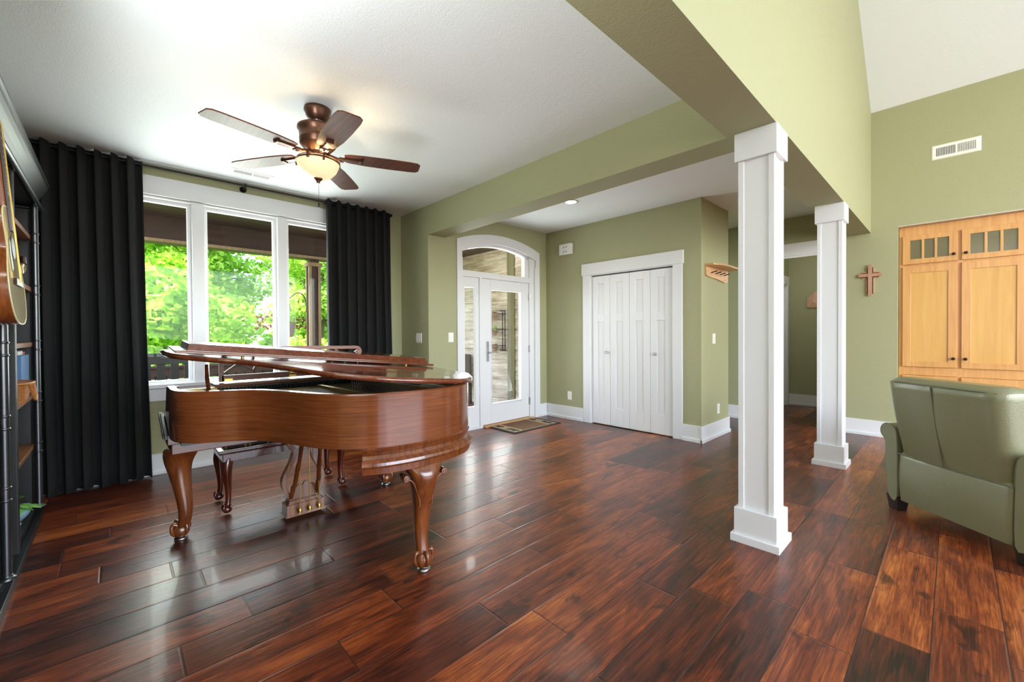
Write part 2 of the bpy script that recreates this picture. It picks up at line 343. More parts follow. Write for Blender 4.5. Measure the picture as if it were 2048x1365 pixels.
# ================================================================== SETTING
XW, XD, YP, YB, YC, YR, ZC, ZS = -4.891, -4.253, 2.68, 2.919, 4.751, 6.512, 2.746, 2.406
XS1, XS2, XCC = -.941, -.685, -1.942
struct(MB().box(-5.05, -4.2, -.12, 6.2, 8.6, 0), 'floor', 'floor')
WY0, WY1, WZ0, WZ1 = -.06, 1.95, .80, 2.48
m = MB()
for b in [(-.95, -.0, WY0, ZC), (WY1, 0, YP+.14, ZC)]: m.box(XW-.16, b[0], b[1], XW, b[2], b[3])
m.box(XW-.16, WY0, 0, XW, WY1, WZ0).box(XW-.16, WY0, WZ1, XW, WY1, ZC); struct(m, 'wall_window', 'wall')
struct(MB().box(XW-.16, -.95, 0, -.55, -.80, 3.2), 'wall_left', 'wall')
# return wall and beam over the entry opening
struct(MB().box(XW, YP, 0, XD, YB, ZS).box(XW, YP, ZS, XS1, YB, ZC), 'wall_entry_beam', 'wall')
# door opening: arched
DY0, DY1 = 3.16, 4.50
def archz(y, ze, zm, y0=3.083, y1=4.581):
    c = (y0+y1)/2; h = (y1-y0)/2; sg = zm-ze; R_ = (h*h+sg*sg)/(2*sg); return zm-R_+sqrt(max(R_*R_-(y-c)**2, 0))
m = MB(); m.box(XD-.16, YB, 0, XD, DY0, ZC).box(XD-.16, DY1, 0, XD, YC+.1, ZC)
N = 24
ys = [DY0+(DY1-DY0)*i/N for i in range(N+1)]
for a, b in zip(ys, ys[1:]):
    za, zb = archz(a, 2.36, 2.50), archz(b, 2.36, 2.50)
    m.add([(x, y, z) for x in (XD-.16, XD) for y, z in ((a, za), (b, zb), (b, ZC), (a, ZC))], [(0, 1, 2, 3), (4, 5, 6, 7), (0, 1, 5, 4), (3, 2, 6, 7), (0, 3, 7, 4), (1, 2, 6, 5)])
struct(m, 'wall_front_door', 'wall')
# closet block
CX0, CX1, CZ = -3.44, -2.262, 2.035
m = MB().box(XD, YC, 0, CX0, YC+.12, ZC).box(CX1, YC, 0, XCC, YC+.12, ZC).box(CX0, YC, CZ, CX1, YC+.12, ZC)
m.box(XCC-.12, YC+.12, 0, XCC, 5.56, ZC).box(XD, 5.44, 0, XCC-.12, 5.56, ZC)
struct(m, 'wall_closet', 'wall')
# far wall with cased opening and a niche for the cabinets
OX0, OX1, OZ = -1.86, -1.06, 2.25
NX0, NX1, NZ = -.447, 1.06, 2.432
m = MB().box(XD, YR, 0, OX0, YR+.12, ZC).box(OX1, YR, 0, NX0, YR+.12, ZC).box(OX0, YR, OZ, OX1, YR+.12, ZC)
m.box(NX0, YR, NZ+.005, NX1, YR+.12, 6.5).box(NX1, YR, 0, 6.0, YR+.12, 6.5).box(XS2-.1, YR, ZC, NX0, YR+.12, 6.5)
m.box(NX0-.1, YR+.12, 0, NX0-.0, YR+.72, NZ+.1).box(NX1, YR+.12, 0, NX1+.1, YR+.72, NZ+.1).box(NX0-.1, YR+.72, 0, NX1+.1, YR+.8, NZ+.1)
struct(m, 'wall_far', 'wall')
struct(MB().box(NX0, YR+.0005, NZ, NX1, YR+.72, NZ+.005), 'ceiling_niche', 'trim')
# hall beyond the opening
struct(MB().box(-2.6, 8.36, 0, 0, 8.48, ZC), 'wall_hall_end', 'wall')
struct(MB().box(-2.074, YR+.12, 0, -1.954, 7.40, ZC).box(-2.074, 7.40, 2.03, -1.954, 8.25, ZC).box(-2.074, 8.25, 0, -1.954, 8.36, ZC), 'wall_hall_side', 'wall')
struct(MB().box(-.9, YR+.12, 0, -.8, 8.36, ZC), 'wall_hall_right', 'wall')
# tall wall over the columns and its soffit
struct(MB().box(XS1, -.80, ZS, XS2, YR, ZC).box(XS1, -4.0, ZC, XS2, YR, 7.2).box(XS1, -4.0, 0, XS2, -.95, ZC), 'wall_tall', 'wall')
# ceilings
struct(MB().box(XW-.16, -.95, ZC, XS1, YP+.1, ZC+.1), 'ceiling', 'ceil')
struct(MB().box(XD-.16, YP+.1, ZC, XS1, YR+2.0, ZC+.1).box(XS1, YR+.12, ZC, 0, YR+2.0, ZC+.1), 'ceiling_entry', 'ceil')
sl = .81
def zc(y): return 3.815+sl*(YR-y)
m = MB().prism([(YR+.15, zc(YR+.15)), (2.6, zc(2.6)), (-4.2, zc(2.6)-3.6), (-4.2, zc(2.6)-3.4), (2.6, zc(2.6)+.2), (YR+.15, zc(YR+.15)+.2)], 'x', XS2-.02, 6.2)
struct(m, 'ceiling_vault', 'ceil')
# living room walls behind the camera, large window opening in the right one only
m = MB().box(6.0, -4.2, 0, 6.15, YR+.12, .35).box(6.0, -4.2, 4.1, 6.15, YR+.12, 7.5).box(6.0, -4.2, .35, 6.15, -2.0, 4.1).box(6.0, 5.6, .35, 6.15, YR+.12, 4.1)
struct(m, 'wall_right', 'wall')
m = MB().box(XS2, -4.15, 0, 6.0, -4.0, 7.5)
struct(m, 'wall_back', 'wall')
# baseboards: tall board with a small shoe
def baseb(name, pts, h=.185):
    m = MB()
    for (x0, y0, x1, y1, nx, ny) in pts:
        for (t_, z0, z1) in ((.016, .0, h), (.030, 0, .038)):
            ax, ay = (x0, y0); bx, by = (x1, y1)
            if nx: m.box(x0, y0-(t_ if False else 0), z0, x0+nx*t_, y1, z1)
            else: m.box(x0, y0, z0, x1, y0+ny*t_, z1)
    struct(m, name, 'trim', .003)
baseb('baseboard_window', [(XW, -.79, XW, YP, 1, 0)])
baseb('baseboard_entry', [(XW+.03, YP, XD, YP, 0, -1), (XD, YP-.0, XD, 3.08, 1, 0), (XD, 4.585, XD, YC, 1, 0)])
baseb('baseboard_closet', [(XD+.03, YC, -3.565, YC, 0, -1), (-2.15, YC, XCC+.016, YC, 0, -1), (XCC, YC-.03, XCC, 5.57, 1, 0)])
baseb('baseboard_far', [(XD, YR, OX0-.1, YR, 0, -1), (OX1+.1, YR, NX0, YR, 0, -1), (NX1, YR, 5.9, YR, 0, -1)])
baseb('baseboard_hall', [(-1.95, 8.36, -.9, 8.36, 0, -1)])
# cased opening in far wall
CO = .105
struct(MB().box(OX0, YR-.015, OZ-.015, OX1, YR+.135, OZ).box(OX0-.12, YR-.022, OZ-.01, OX1+.12, YR, OZ+.155).box(OX0-CO, YR-.018, 0, OX0+.012, YR, OZ-.01).box(OX1-.012, YR-.018, 0, OX1+CO, YR, OZ-.01).box(OX0, YR, 0, OX0+.015, YR+.135, OZ-.015).box(OX1-.015, YR, 0, OX1, YR+.135, OZ-.015), 'trim_1', 'trim', .003)
# hall door casing and door
struct(MB().box(-1.954, 7.28, 2.03, -1.932, 8.355, 2.17).box(-1.954, 8.24, 0, -1.934, 8.345, 2.03).box(-1.954, 7.29, 0, -1.934, 7.40, 2.03).box(-2.074, 8.225, 0, -1.95, 8.255, 2.03).box(-2.074, 7.395, 0, -1.95, 7.42, 2.03).box(-2.074, 7.4, 2.0, -1.95, 8.25, 2.035), 'trim_2', 'trim', .003)
d3 = struct(MB().box(-2.06, 7.42, .01, -2.022, 8.225, 2.0), 'door_3', 'door', .002)
MB().box(-2.023, 8.19, .22, -2.012, 8.222, .32).build('hinge', 'steel', d3)
MB().box(-2.023, 8.19, 1.72, -2.012, 8.222, 1.82).build('hinge', 'steel', d3)

# ---------------------------------------------------------------- front window
wf = MB()
c0, c1 = .012, .03
wf.box(XW, WY0-.12, WZ1+.005, XW+.028, WY1+.12, WZ1+.17)            # header
wf.box(XW, WY0-.11, WZ0+.03, XW+.02, WY0+.01, WZ1+.01).box(XW, WY1-.01, WZ0+.03, XW+.02, WY1+.11, WZ1+.01)
wf.box(XW, WY0-.13, WZ0-.03, XW+.055, WY1+.13, WZ0+.004)             # stool
wf.box(XW, WY0-.11, WZ0-.145, XW+.018, WY1+.11, WZ0-.03)             # apron
ML = [(.515, .645), (1.232, 1.358)]
for a, b in ML: wf.box(XW-.13, a+.018, WZ0, XW+.014, b-.018, WZ1)
wf.box(XW-.15, WY0, WZ0, XW, WY0+.014, WZ1).box(XW-.15, WY1-.014, WZ0, XW, WY1, WZ1).box(XW-.15, WY0, WZ1-.014, XW, WY1, WZ1).box(XW-.15, WY0, WZ0, XW, WY1, WZ0+.012)
w1 = struct(wf, 'window_1', 'trim', .0025)
bays = [(WY0+.012, ML[0][0]+.02), (ML[0][1]-.02, ML[1][0]+.02), (ML[1][1]-.02, WY1-.012)]
for a, b in bays:
    f = MB(); s_ = .032; x0, x1 = XW-.09, XW-.045; z0, z1 = WZ0+.01, WZ1-.012
    f.box(x0, a, z0, x1, a+s_, z1).box(x0, b-s_, z0, x1, b, z1).box(x0, a+s_, z1-s_, x1, b-s_, z1).box(x0, a+s_, z0, x1, b-s_, z0+s_-.012)
    fr = struct(f, 'sash', 'trim', .003, w1)
    struct(MB().box(XW-.070, a+s_-.004, z0+.01, XW-.066, b-s_+.004, z1-s_+.004), 'pane', 'glass', 0, fr)

# ---------------------------------------------------------------- front door unit
Y0c, Y1c = 3.083, 4.581
m = MB(); zt0, zt1 = 2.42, 2.557; it0, it1 = 2.315, 2.44
m.box(XD, Y0c, 0, XD+.022, Y0c+.085, 2.2).box(XD, Y1c-.10, 0, XD+.022, Y1c, 2.2)
ys = [Y0c+(Y1c-Y0c)*i/40 for i in range(41)]
def inn(y): return archz(y, 2.30, 2.435, DY0, DY1) if DY0 < y < DY1 else 2.2
for a, b in zip(ys, ys[1:]):
    oa, ob = archz(a, zt0, zt1), archz(b, zt0, zt1)
    ia, ib = (inn(a) if a >= Y0c+.084 and a <= Y1c-.099 else 2.2), (inn(b) if b >= Y0c+.084 and b <= Y1c-.099 else 2.2)
    if ia == 2.2 and ib != 2.2: ia = ib
    if ib == 2.2 and ia != 2.2: ib = ia
    m.add([(x, y, z) for x in (XD, XD+.022) for y, z in ((a, ia), (b, ib), (b, ob), (a, oa))], [(0, 1, 2, 3), (4, 5, 6, 7), (0, 1, 5, 4), (3, 2, 6, 7), (0, 3, 7, 4), (1, 2, 6, 5)])
d1 = struct(m, 'door_1', 'trim', 0)
# jambs, transom frame
m = MB(); X0, X1 = XD-.14, XD-.005
m.box(X0, 3.155, 0, X1, 3.178, 2.33).box(X0, 4.388, 0, X1, 4.50, 2.33).box(XD-.12, 3.452, 0, XD+.003, 3.494, 1.968).box(XD-.13, 3.17, 1.968, XD+.004, 4.43, 2.045).box(XD-.10, 3.17, 2.04, XD-.03, 3.20, 2.30).box(XD-.10, 4.32, 2.04, XD-.03, 4.43, 2.33)
for off, xx0, xx1, th in ((0, X0, X1, .03), (.028, XD-.10, XD-.03, .04)):
    ya = [3.17+(4.43-3.17)*i/30 for i in range(31)]
    for a, b in zip(ya, ya[1:]):
        za, zb = archz(a, 2.34, 2.475, 3.16, 4.50)-off, archz(b, 2.34, 2.475, 3.16, 4.50)-off
        m.add([(x, y, z) for x in (xx0, xx1) for y, z in ((a, za-th), (b, zb-th), (b, zb), (a, za))], [(0, 1, 2, 3), (4, 5, 6, 7), (0, 1, 5, 4), (3, 2, 6, 7), (0, 3, 7, 4), (1, 2, 6, 5)])
struct(m, 'door_frame', 'trim', 0, d1)
ya = [3.19+(4.40-3.19)*i/20 for i in range(21)]
struct(MB().prism([(3.19, 2.04)]+[(4.40, 2.04)]+[(y, archz(y, 2.33, 2.465, 3.16, 4.50)-.06) for y in reversed(ya)], 'x', XD-.068, XD-.064), 'transom_pane', 'glass', 0, d1)
# door leaf
m = MB(); xa, xb = XD-.062, XD-.018
for r in [(3.498, .03, 3.655, 1.965), (4.232, .03, 4.384, 1.965), (3.655, .03, 4.232, .285), (3.655, 1.835, 4.232, 1.965)]: m.box(xa, r[0], r[1], xb, r[2], r[3])
for r in [(3.655, .285, 3.668, 1.835), (4.219, .285, 4.232, 1.835), (3.668, .285, 4.219, .298), (3.668, 1.822, 4.219, 1.835)]: m.box(xa+.004, r[0], r[1], xb+.005, r[2], r[3])
leaf = struct(m, 'door_leaf', 'door', .002, d1)
struct(MB().box(XD-.044, 3.66, .29, XD-.040, 4.227, 1.83), 'door_pane', 'glass', 0, leaf)
h = MB().box(XD-.018, 3.577, .868, XD-.006, 3.614, 1.135)
h.lathe([(.013, 0), (.012, .035), (.010, .045)], (XD-.007, 3.596, .985), 12, 'x').tube([(XD+.035, 3.596, .985), (XD+.045, 3.63, .99), (XD+.045, 3.67, .998), (XD+.043, 3.71, .985), (XD+.04, 3.735, .992)], [.010, .010, .008, .007, .005])
h.lathe([(.014, 0), (.013, .012)], (XD-.007, 3.596, 1.085), 12, 'x')
struct(h, 'door_handle', 'steel', .002, leaf)
for z in (.255, 1.014, 1.765):
    struct(MB().box(XD-.02, 4.375, z-.05, XD-.008, 4.405, z+.05).lathe([(.008, -.052), (.008, .052)], (XD-.006, 4.39, z), 10), 'hinge', 'steel', 0, d1)
# sidelight
m = MB()
for r in [(3.18, .03, 3.225, 1.965), (3.395, .03, 3.452, 1.965), (3.225, .03, 3.395, .295), (3.225, 1.835, 3.395, 1.965)]: m.box(xa, r[0], r[1], xb, r[2], r[3])
sl_ = struct(m, 'sidelight', 'door', .002, d1)
struct(MB().box(XD-.044, 3.222, .29, XD-.040, 3.398, 1.84), 'sidelight_pane', 'glass', 0, sl_)
struct(MB().box(XD-.14, 3.16, 0, XD+.0, 3.50, .03), 'sill_board', 'trim', 0, d1)
struct(MB().box(XD-.14, 3.50, 0, XD+.055, 4.43, .022), 'threshold', 'oak', .004, d1)

# ---------------------------------------------------------------- closet doors
struct(MB().box(CX0-.135, YC-.026, CZ, CX1+.125, YC, CZ+.155).box(CX0-.12, YC-.018, 0, CX0+.004, YC, CZ).box(CX1-.004, YC-.018, 0, CX1+.11, YC, CZ)
       .box(CX0-.0, YC, 0, CX0+.012, YC+.118, CZ).box(CX1-.012, YC, 0, CX1, YC+.118, CZ).box(CX0, YC, CZ-.012, CX1, YC+.118, CZ), 'trim_3', 'trim', .003)
struct(MB().box(CX0+.01, YC+.02, CZ-.03, CX1-.01, YC+.06, CZ-.014), 'trim_4', 'slot')
d2 = bpy.data.objects.new('door_2', None); COL.objects.link(d2); d2['kind'] = 'structure'; d2.location = ((CX0+CX1)/2, YC+.03, 0); ROOT['door_2'] = tuple(d2.location)
Wd = (CX1-CX0-.03)/4
for i in range(4):
    x0 = CX0+.015+i*Wd+.002; x1 = x0+Wd-.004; y0, y1 = YC+.012, YC+.046; m = MB(); cx = (x0+x1)/2; pw = .052
    if i == 3: pass
    m.box(x0, y0, .012, cx-pw, y1, CZ-.03).box(cx+pw, y0, .012, x1, y1, CZ-.03)
    for z0, z1 in ((.012, .245), (1.39, 1.49), (1.905, CZ-.03)): m.box(cx-pw, y0, z0, cx+pw, y1, z1)
    for z0, z1 in ((.245, 1.39), (1.49, 1.905)):
        m.box(cx-pw, y0+.012, z0, cx+pw, y1-.004, z1)
    lf = struct(m, 'door_panel', 'door', .002, d2)
    if i in (0, 3):
        kx = x1-.045 if i == 0 else x0+.075
        struct(MB().lathe([(.008, 0), (.007, -.012), (.017, -.018), (.019, -.026), (.012, -.033)], (kx, y0, .98), 16, 'y'), 'door_knob', 'steel', 0, lf)

# ---------------------------------------------------------------- columns
def column(cy, label):
    cx = -.789; th = thing('square_column', (cx, cy, 0), label, 'column', None)
    q = lambda m, h, z0, z1, hy=None: m.box(cx-h, cy-(hy or h), z0, cx+h, cy+(hy or h), z1)
    m = MB(); q(m, .128, 0, .045); q(m, .112, .045, .198); m.build('base', 'trim', th, .002)
    m = MB(); q(m, .086, .198, 2.243)
    for sx in (-1, 1):
        for sy in (-1, 1):
            a = cx+sx*.094; b = cy+sy*.094; m.box(min(a, a-sx*.03), min(b, b-sy*.03), .198, max(a, a-sx*.03), max(b, b-sy*.03), 2.243)
    m.build('shaft', 'trim', th, .002)
    m = MB(); q(m, .110, 2.243, 2.4055); m.build('capital', 'trim', th, .002)
column(2.781, 'white square panelled column nearest the camera, holding up the green soffit')
column(4.854, 'white square panelled column further back, beside the wall with the wooden cross')

# ================================================================== GRAND PIANO
OUT = [(-3.30, 1.685), (-2.9, 1.69), (-2.5, 1.69), (-2.25, 1.67), (-2.10, 1.60), (-1.985, 1.515), (-1.91, 1.42), (-1.872, 1.30), (-1.862, 1.15), (-1.872, 1.02), (-1.905, .905), (-1.975, .795),
       (-2.09, .705), (-2.27, .63), (-2.42, .565), (-2.52, .48), (-2.575, .385), (-2.635, .29), (-2.72, .225), (-2.83, .205), (-2.95, .205), (-3.03, .205)]
PC = (-2.6, .95, 0)
piano = thing('grand_piano', PC, 'mahogany baby grand piano with ball and claw feet, lid slightly propped, beside the front window', 'piano')
RZ0, RZ1 = .693, .955
outl = crom(OUT, 6)
inl = [(lambda a, b: ((-(b-a).normalized().y)*-.0, 0))(Vector(outl[0]), Vector(outl[1])) for _ in outl]
def off_open(P, d):
    R = []
    for i in range(len(P)):
        a = Vector(P[max(i-1, 0)]); b = Vector(P[min(i+1, len(P)-1)]); t_ = (b-a).normalized(); R.append((P[i][0]+t_.y*d, P[i][1]-t_.x*d))
    return R
inl = off_open(outl, .042)      # inward: right of travel direction
inset = off_open(outl, .006); insi = off_open(outl, .036)
m = MB(); n = len(outl)
prof = [[(p[0], p[1], RZ0) for p in outl], [(p[0], p[1], RZ1-.008) for p in outl], [(p[0], p[1], RZ1) for p in inset], [(p[0], p[1], RZ1) for p in insi], [(p[0], p[1], RZ1-.008) for p in inl], [(p[0], p[1], RZ0) for p in inl]]
for a, b in zip(prof, prof[1:]+prof[:1]): m.add(a+b, [(i, i+1, n+i+1, n+i) for i in range(n-1)], True)
for e in (0, -1): m.add([r[e] for r in prof], [(0, 1, 2, 3, 4, 5)])
m.build('rim', 'piano', piano)
# case bottom, soundboard
body = [p for p in inl if p[0] > -3.06]
MB().prism(body+[], 'z', RZ0, RZ0+.02).build('case_bottom', 'blackpaint', piano)
MB().prism(body, 'z', .80, .812).build('soundboard', 'soundboard', piano)
# iron plate
pl = off_open(body, .03)
m = MB().prism([p for p in pl], 'z', .835, .842); m.build('iron_plate', 'gold', piano)
m = MB()
for (ax, ay, bx, by) in [(-2.95, .62, -2.2, .80), (-2.95, .95, -2.02, 1.02), (-2.95, 1.3, -2.05, 1.40)]:
    d = Vector((bx-ax, by-ay)).normalized(); nn = Vector((-d.y, d.x))*.012
    m.prism([(ax+nn.x, ay+nn.y), (bx+nn.x, by+nn.y), (bx-nn.x, by-nn.y), (ax-nn.x, ay-nn.y)], 'z', .842, .915)
pr = off_open(body, .012); pr2 = off_open(body, .075)
k0 = 6; rg = list(range(k0, len(pr)-8))
m.rings([[(pr[i][0], pr[i][1], .842) for i in rg], [(pr[i][0], pr[i][1], .885) for i in rg], [(pr2[i][0], pr2[i][1], .875) for i in rg], [(pr2[i][0], pr2[i][1], .842) for i in rg]], True, False, False)
m.build('plate_strut', 'gold', piano)
m = MB()
for i in range(64):                     # treble and tenor strings, one course
    y = .42+i*.0175; x1_ = min(-2.08, -2.68+(y-.42)*1.15)
    a = Vector((-2.96, y, .905)); b = Vector((x1_, y+.06, .888)); m.add([a+Vector((0, .0011, 0)), a-Vector((0, .0011, 0)), b-Vector((0, .0011, 0)), b+Vector((0, .0011, 0))], [(0, 1, 2, 3)])
for i in range(22):                     # overstrung bass strings
    y = 1.52-i*.014; a = Vector((-2.96, y, .925)); b = Vector((-2.02, y-.26-i*.006, .905)); d = Vector((0, .0018, 0)); m.add([a+d, a-d, b-d, b+d], [(0, 1, 2, 3)])
o = m.build('strings', 'string', piano, solid=.002); o['kind'] = 'stuff'
m = MB()
for i in range(60): m.box(-2.93, .43+i*.018, .905, -2.86, .441+i*.018, .935)
o = m.build('dampers', 'blackfelt', piano); o['kind'] = 'stuff'
MB().box(-3.00, .25, .84, -2.95, 1.645, .935).build('pin_block', 'gold', piano, .004)
# key bed, keyboard, arms, fallboard
MB().box(-3.42, .226, .556, -3.06, 1.665, .622).build('key_bed', 'piano', piano, .005)
MB().box(-3.30, .262, .622, -2.95, 1.645, .694).build('key_frame', 'blackpaint', piano)
m = MB().box(-3.40, .33, .622, -3.375, 1.56, .70); m.build('key_slip', 'piano', piano, .004)
m = MB()
for i in range(52): m.box(-3.372, .335+i*.0235, .694, -3.21, .335+i*.0235+.0226, .715)
o = m.build('white_keys', 'ivory', piano)
m = MB()
for i in range(51):
    if i % 7 in (0, 2, 3, 5, 6): m.box(-3.31, .335+(i+1)*.0235-.006, .715, -3.21, .335+(i+1)*.0235+.006, .727)
m.build('black_keys', 'blackpaint', piano)
MB().prism([(-3.205, .694), (-3.185, .694), (-3.10, .84), (-3.115, .85)], 'y', .262, 1.645).build('fallboard', 'piano', piano, .003)
for (y0, y1) in ((.205, .26), (1.63, 1.665)):
    MB().prism([(-3.02, .952), (-3.02, .622), (-3.40, .622), (-3.40, .70), (-3.34, .74), (-3.20, .765), (-3.12, .80), (-3.07, .90), (-3.04, .952)], 'y', y0+.001, y1).build('arm', 'piano', piano, .004)
m = MB()
for dx, dy in ((0, 0), (-.035, -.012)):
    m.prism([(-3.24+dx, .775), (-3.215+dx, .782), (-2.93+dx, .695), (-2.93+dx, .672)], 'y', .188+dy*.5, .203+dy*.5)
m.build('arm_moulding', 'blackpaint', piano, .002)
# music desk: fretwork frame
XM = -3.05
dsk = thing  # (placeholder name kept unused)
m = MB(); y0, y1, z0, z1 = .465, 1.325, .955, 1.145
fr = [(y0, z0), (y0, z1-.03)]+[(a, b) for a, b in arc(y0+.03, z1-.03, .03, 180, 90, 5)][1:]+[(.78, z1+.004), (.90, z1+.008), (1.01, z1+.004)]+[(a, b) for a, b in arc(y1-.03, z1-.03, .03, 90, 0, 5)]+[(y1, z0)]
def strip(pts, wd, x0=XM-.009, x1=XM+.009):
    P = [Vector(p) for p in pts]; L_, R_ = [], []
    for i, p in enumerate(P):
        d = (P[min(i+1, len(P)-1)]-P[max(i-1, 0)]).normalized(); nn = Vector((-d.y, d.x))*wd/2; L_.append(p+nn); R_.append(p-nn)
    rs = [[(x0, l.x, l.y), (x1, l.x, l.y), (x1, r.x, r.y), (x0, r.x, r.y)] for l, r in zip(L_, R_)]
    m.rings(rs, False)
strip(fr, .024); strip([(y0, z0+.022), (y1, z0+.022)], .036)
for yc, sgn in ((y0+.06, 1), (y1-.06, -1)):
    strip([(yc-sgn*.05, z1-.015), (yc+sgn*.12, z0+.05)], .010); strip([(yc-sgn*.05, z0+.05), (yc+sgn*.12, z1-.01)], .010)
c_ = (y0+y1)/2
strip([(c_+.36*sin(t_)*.72, z1-.02-.125*cos(t_)**1) for t_ in [(-pi/2+pi*i/16) for i in range(17)]], .012)
strip([(c_+.36*sin(t_)*.72, z0+.055+.105*cos(t_)) for t_ in [(-pi/2+pi*i/16) for i in range(17)]], .012)
desk = m.build('music_desk', 'deskwood', piano, .002)
for y in (.50, .86, 1.25):
    MB().box(XM+.009, y-.022, z0+.004, XM+.014, y+.022, z0+.020).build('desk_hinge', 'brass', desk, .001)
MB().box(XM+.012, .835, .985, XM+.03, .87, 1.005).build('desk_latch', 'brass', desk, .002)
MB().box(XM-.08, .42, .935, XM+.10, 1.40, .953).build('desk_shelf', 'piano', piano, .003)
# lid: hinged on the spine, raised on the treble side
TH = math.atan(.108)
def lidx(v):   # v.z = height above the lid's under face
    return Vector((v.x, v.y, .956+max(.001, -.023+.1*(1.70-v.y)+.048*(-v.x-1.87))+v.z))
lo = off_open(outl, -.026); lo = [p for p in lo if p[0] > -2.98]
lo2 = off_open(lo, .010)
m = MB(); poly = lo
rs = []
for dlt, z in ((.010, 0), (.0, .007), (.0, .020), (.012, .027)):
    P = off_open(lo, dlt); rs.append([(p[0], p[1], z) for p in P])
m.rings(rs, True, False, True); m.add(rs[0], [tuple(range(len(lo)))]); m.add(rs[-1], [tuple(range(len(lo)))])
lid = m.build('lid', 'pianoX', piano, xf=lidx)
m = MB().box(-2.985, .212, .034, -2.63, 1.70, .048)
fl = m.build('lid_front_flap', 'pianoX', piano, .005, xf=lidx)
m = MB(); m.add([(-2.655, .262, .048), (-2.655, 1.665, .048), (-2.672, 1.655, .084), (-2.672, .272, .084), (-2.97, .262, .048), (-2.97, 1.665, .048), (-2.96, 1.655, .084), (-2.96, .272, .084)],
      [(0, 1, 2, 3), (4, 5, 6, 7), (0, 3, 7, 4), (1, 2, 6, 5), (3, 2, 6, 7), (0, 1, 5, 4)])
m.build('flap_panel', 'pianoX', fl, .002, xf=lidx)
for y in (.5, 1.48): MB().lathe([(.006, .026), (.008, .030), (.006, .035)], (-2.645, y, 0), 10).build('flap_peg', 'brass', fl, xf=lidx)
m = MB(); m.tube([(-2.98, .40, .85), (-2.86, .37, 1.00), (-2.80, .36, 1.075)], [.012, .014, .011], 4); m.build('lid_prop', 'pianoZ', piano)
# moulded block over the tail leg, following the rim
i0 = min(range(n), key=lambda i: (outl[i][0]+1.98)**2+(outl[i][1]-1.53)**2); i1 = min(range(n), key=lambda i: (outl[i][0]+1.94)**2+(outl[i][1]-.845)**2)
seg = outl[i0:i1+1]; prf = [(-.05, .694), (.002, .694), (.010, .688), (.004, .672), (-.004, .655), (.006, .640), (.026, .625), (.030, .612), (.026, .602), (.012, .597), (.010, .568), (-.05, .568)]
rs = [[(p[0], p[1], z) for p in off_open(seg, -d)] for d, z in prf]
rsT = [[rs[k][j] for k in range(len(prf))] for j in range(len(seg))]
MB().rings(rsT, False).build('tail_block', 'pianoZ', piano)
MB().prism([p for p in off_open(seg, .04)], 'z', .57, .692).build('tail_block_core', 'pianoZ', piano)

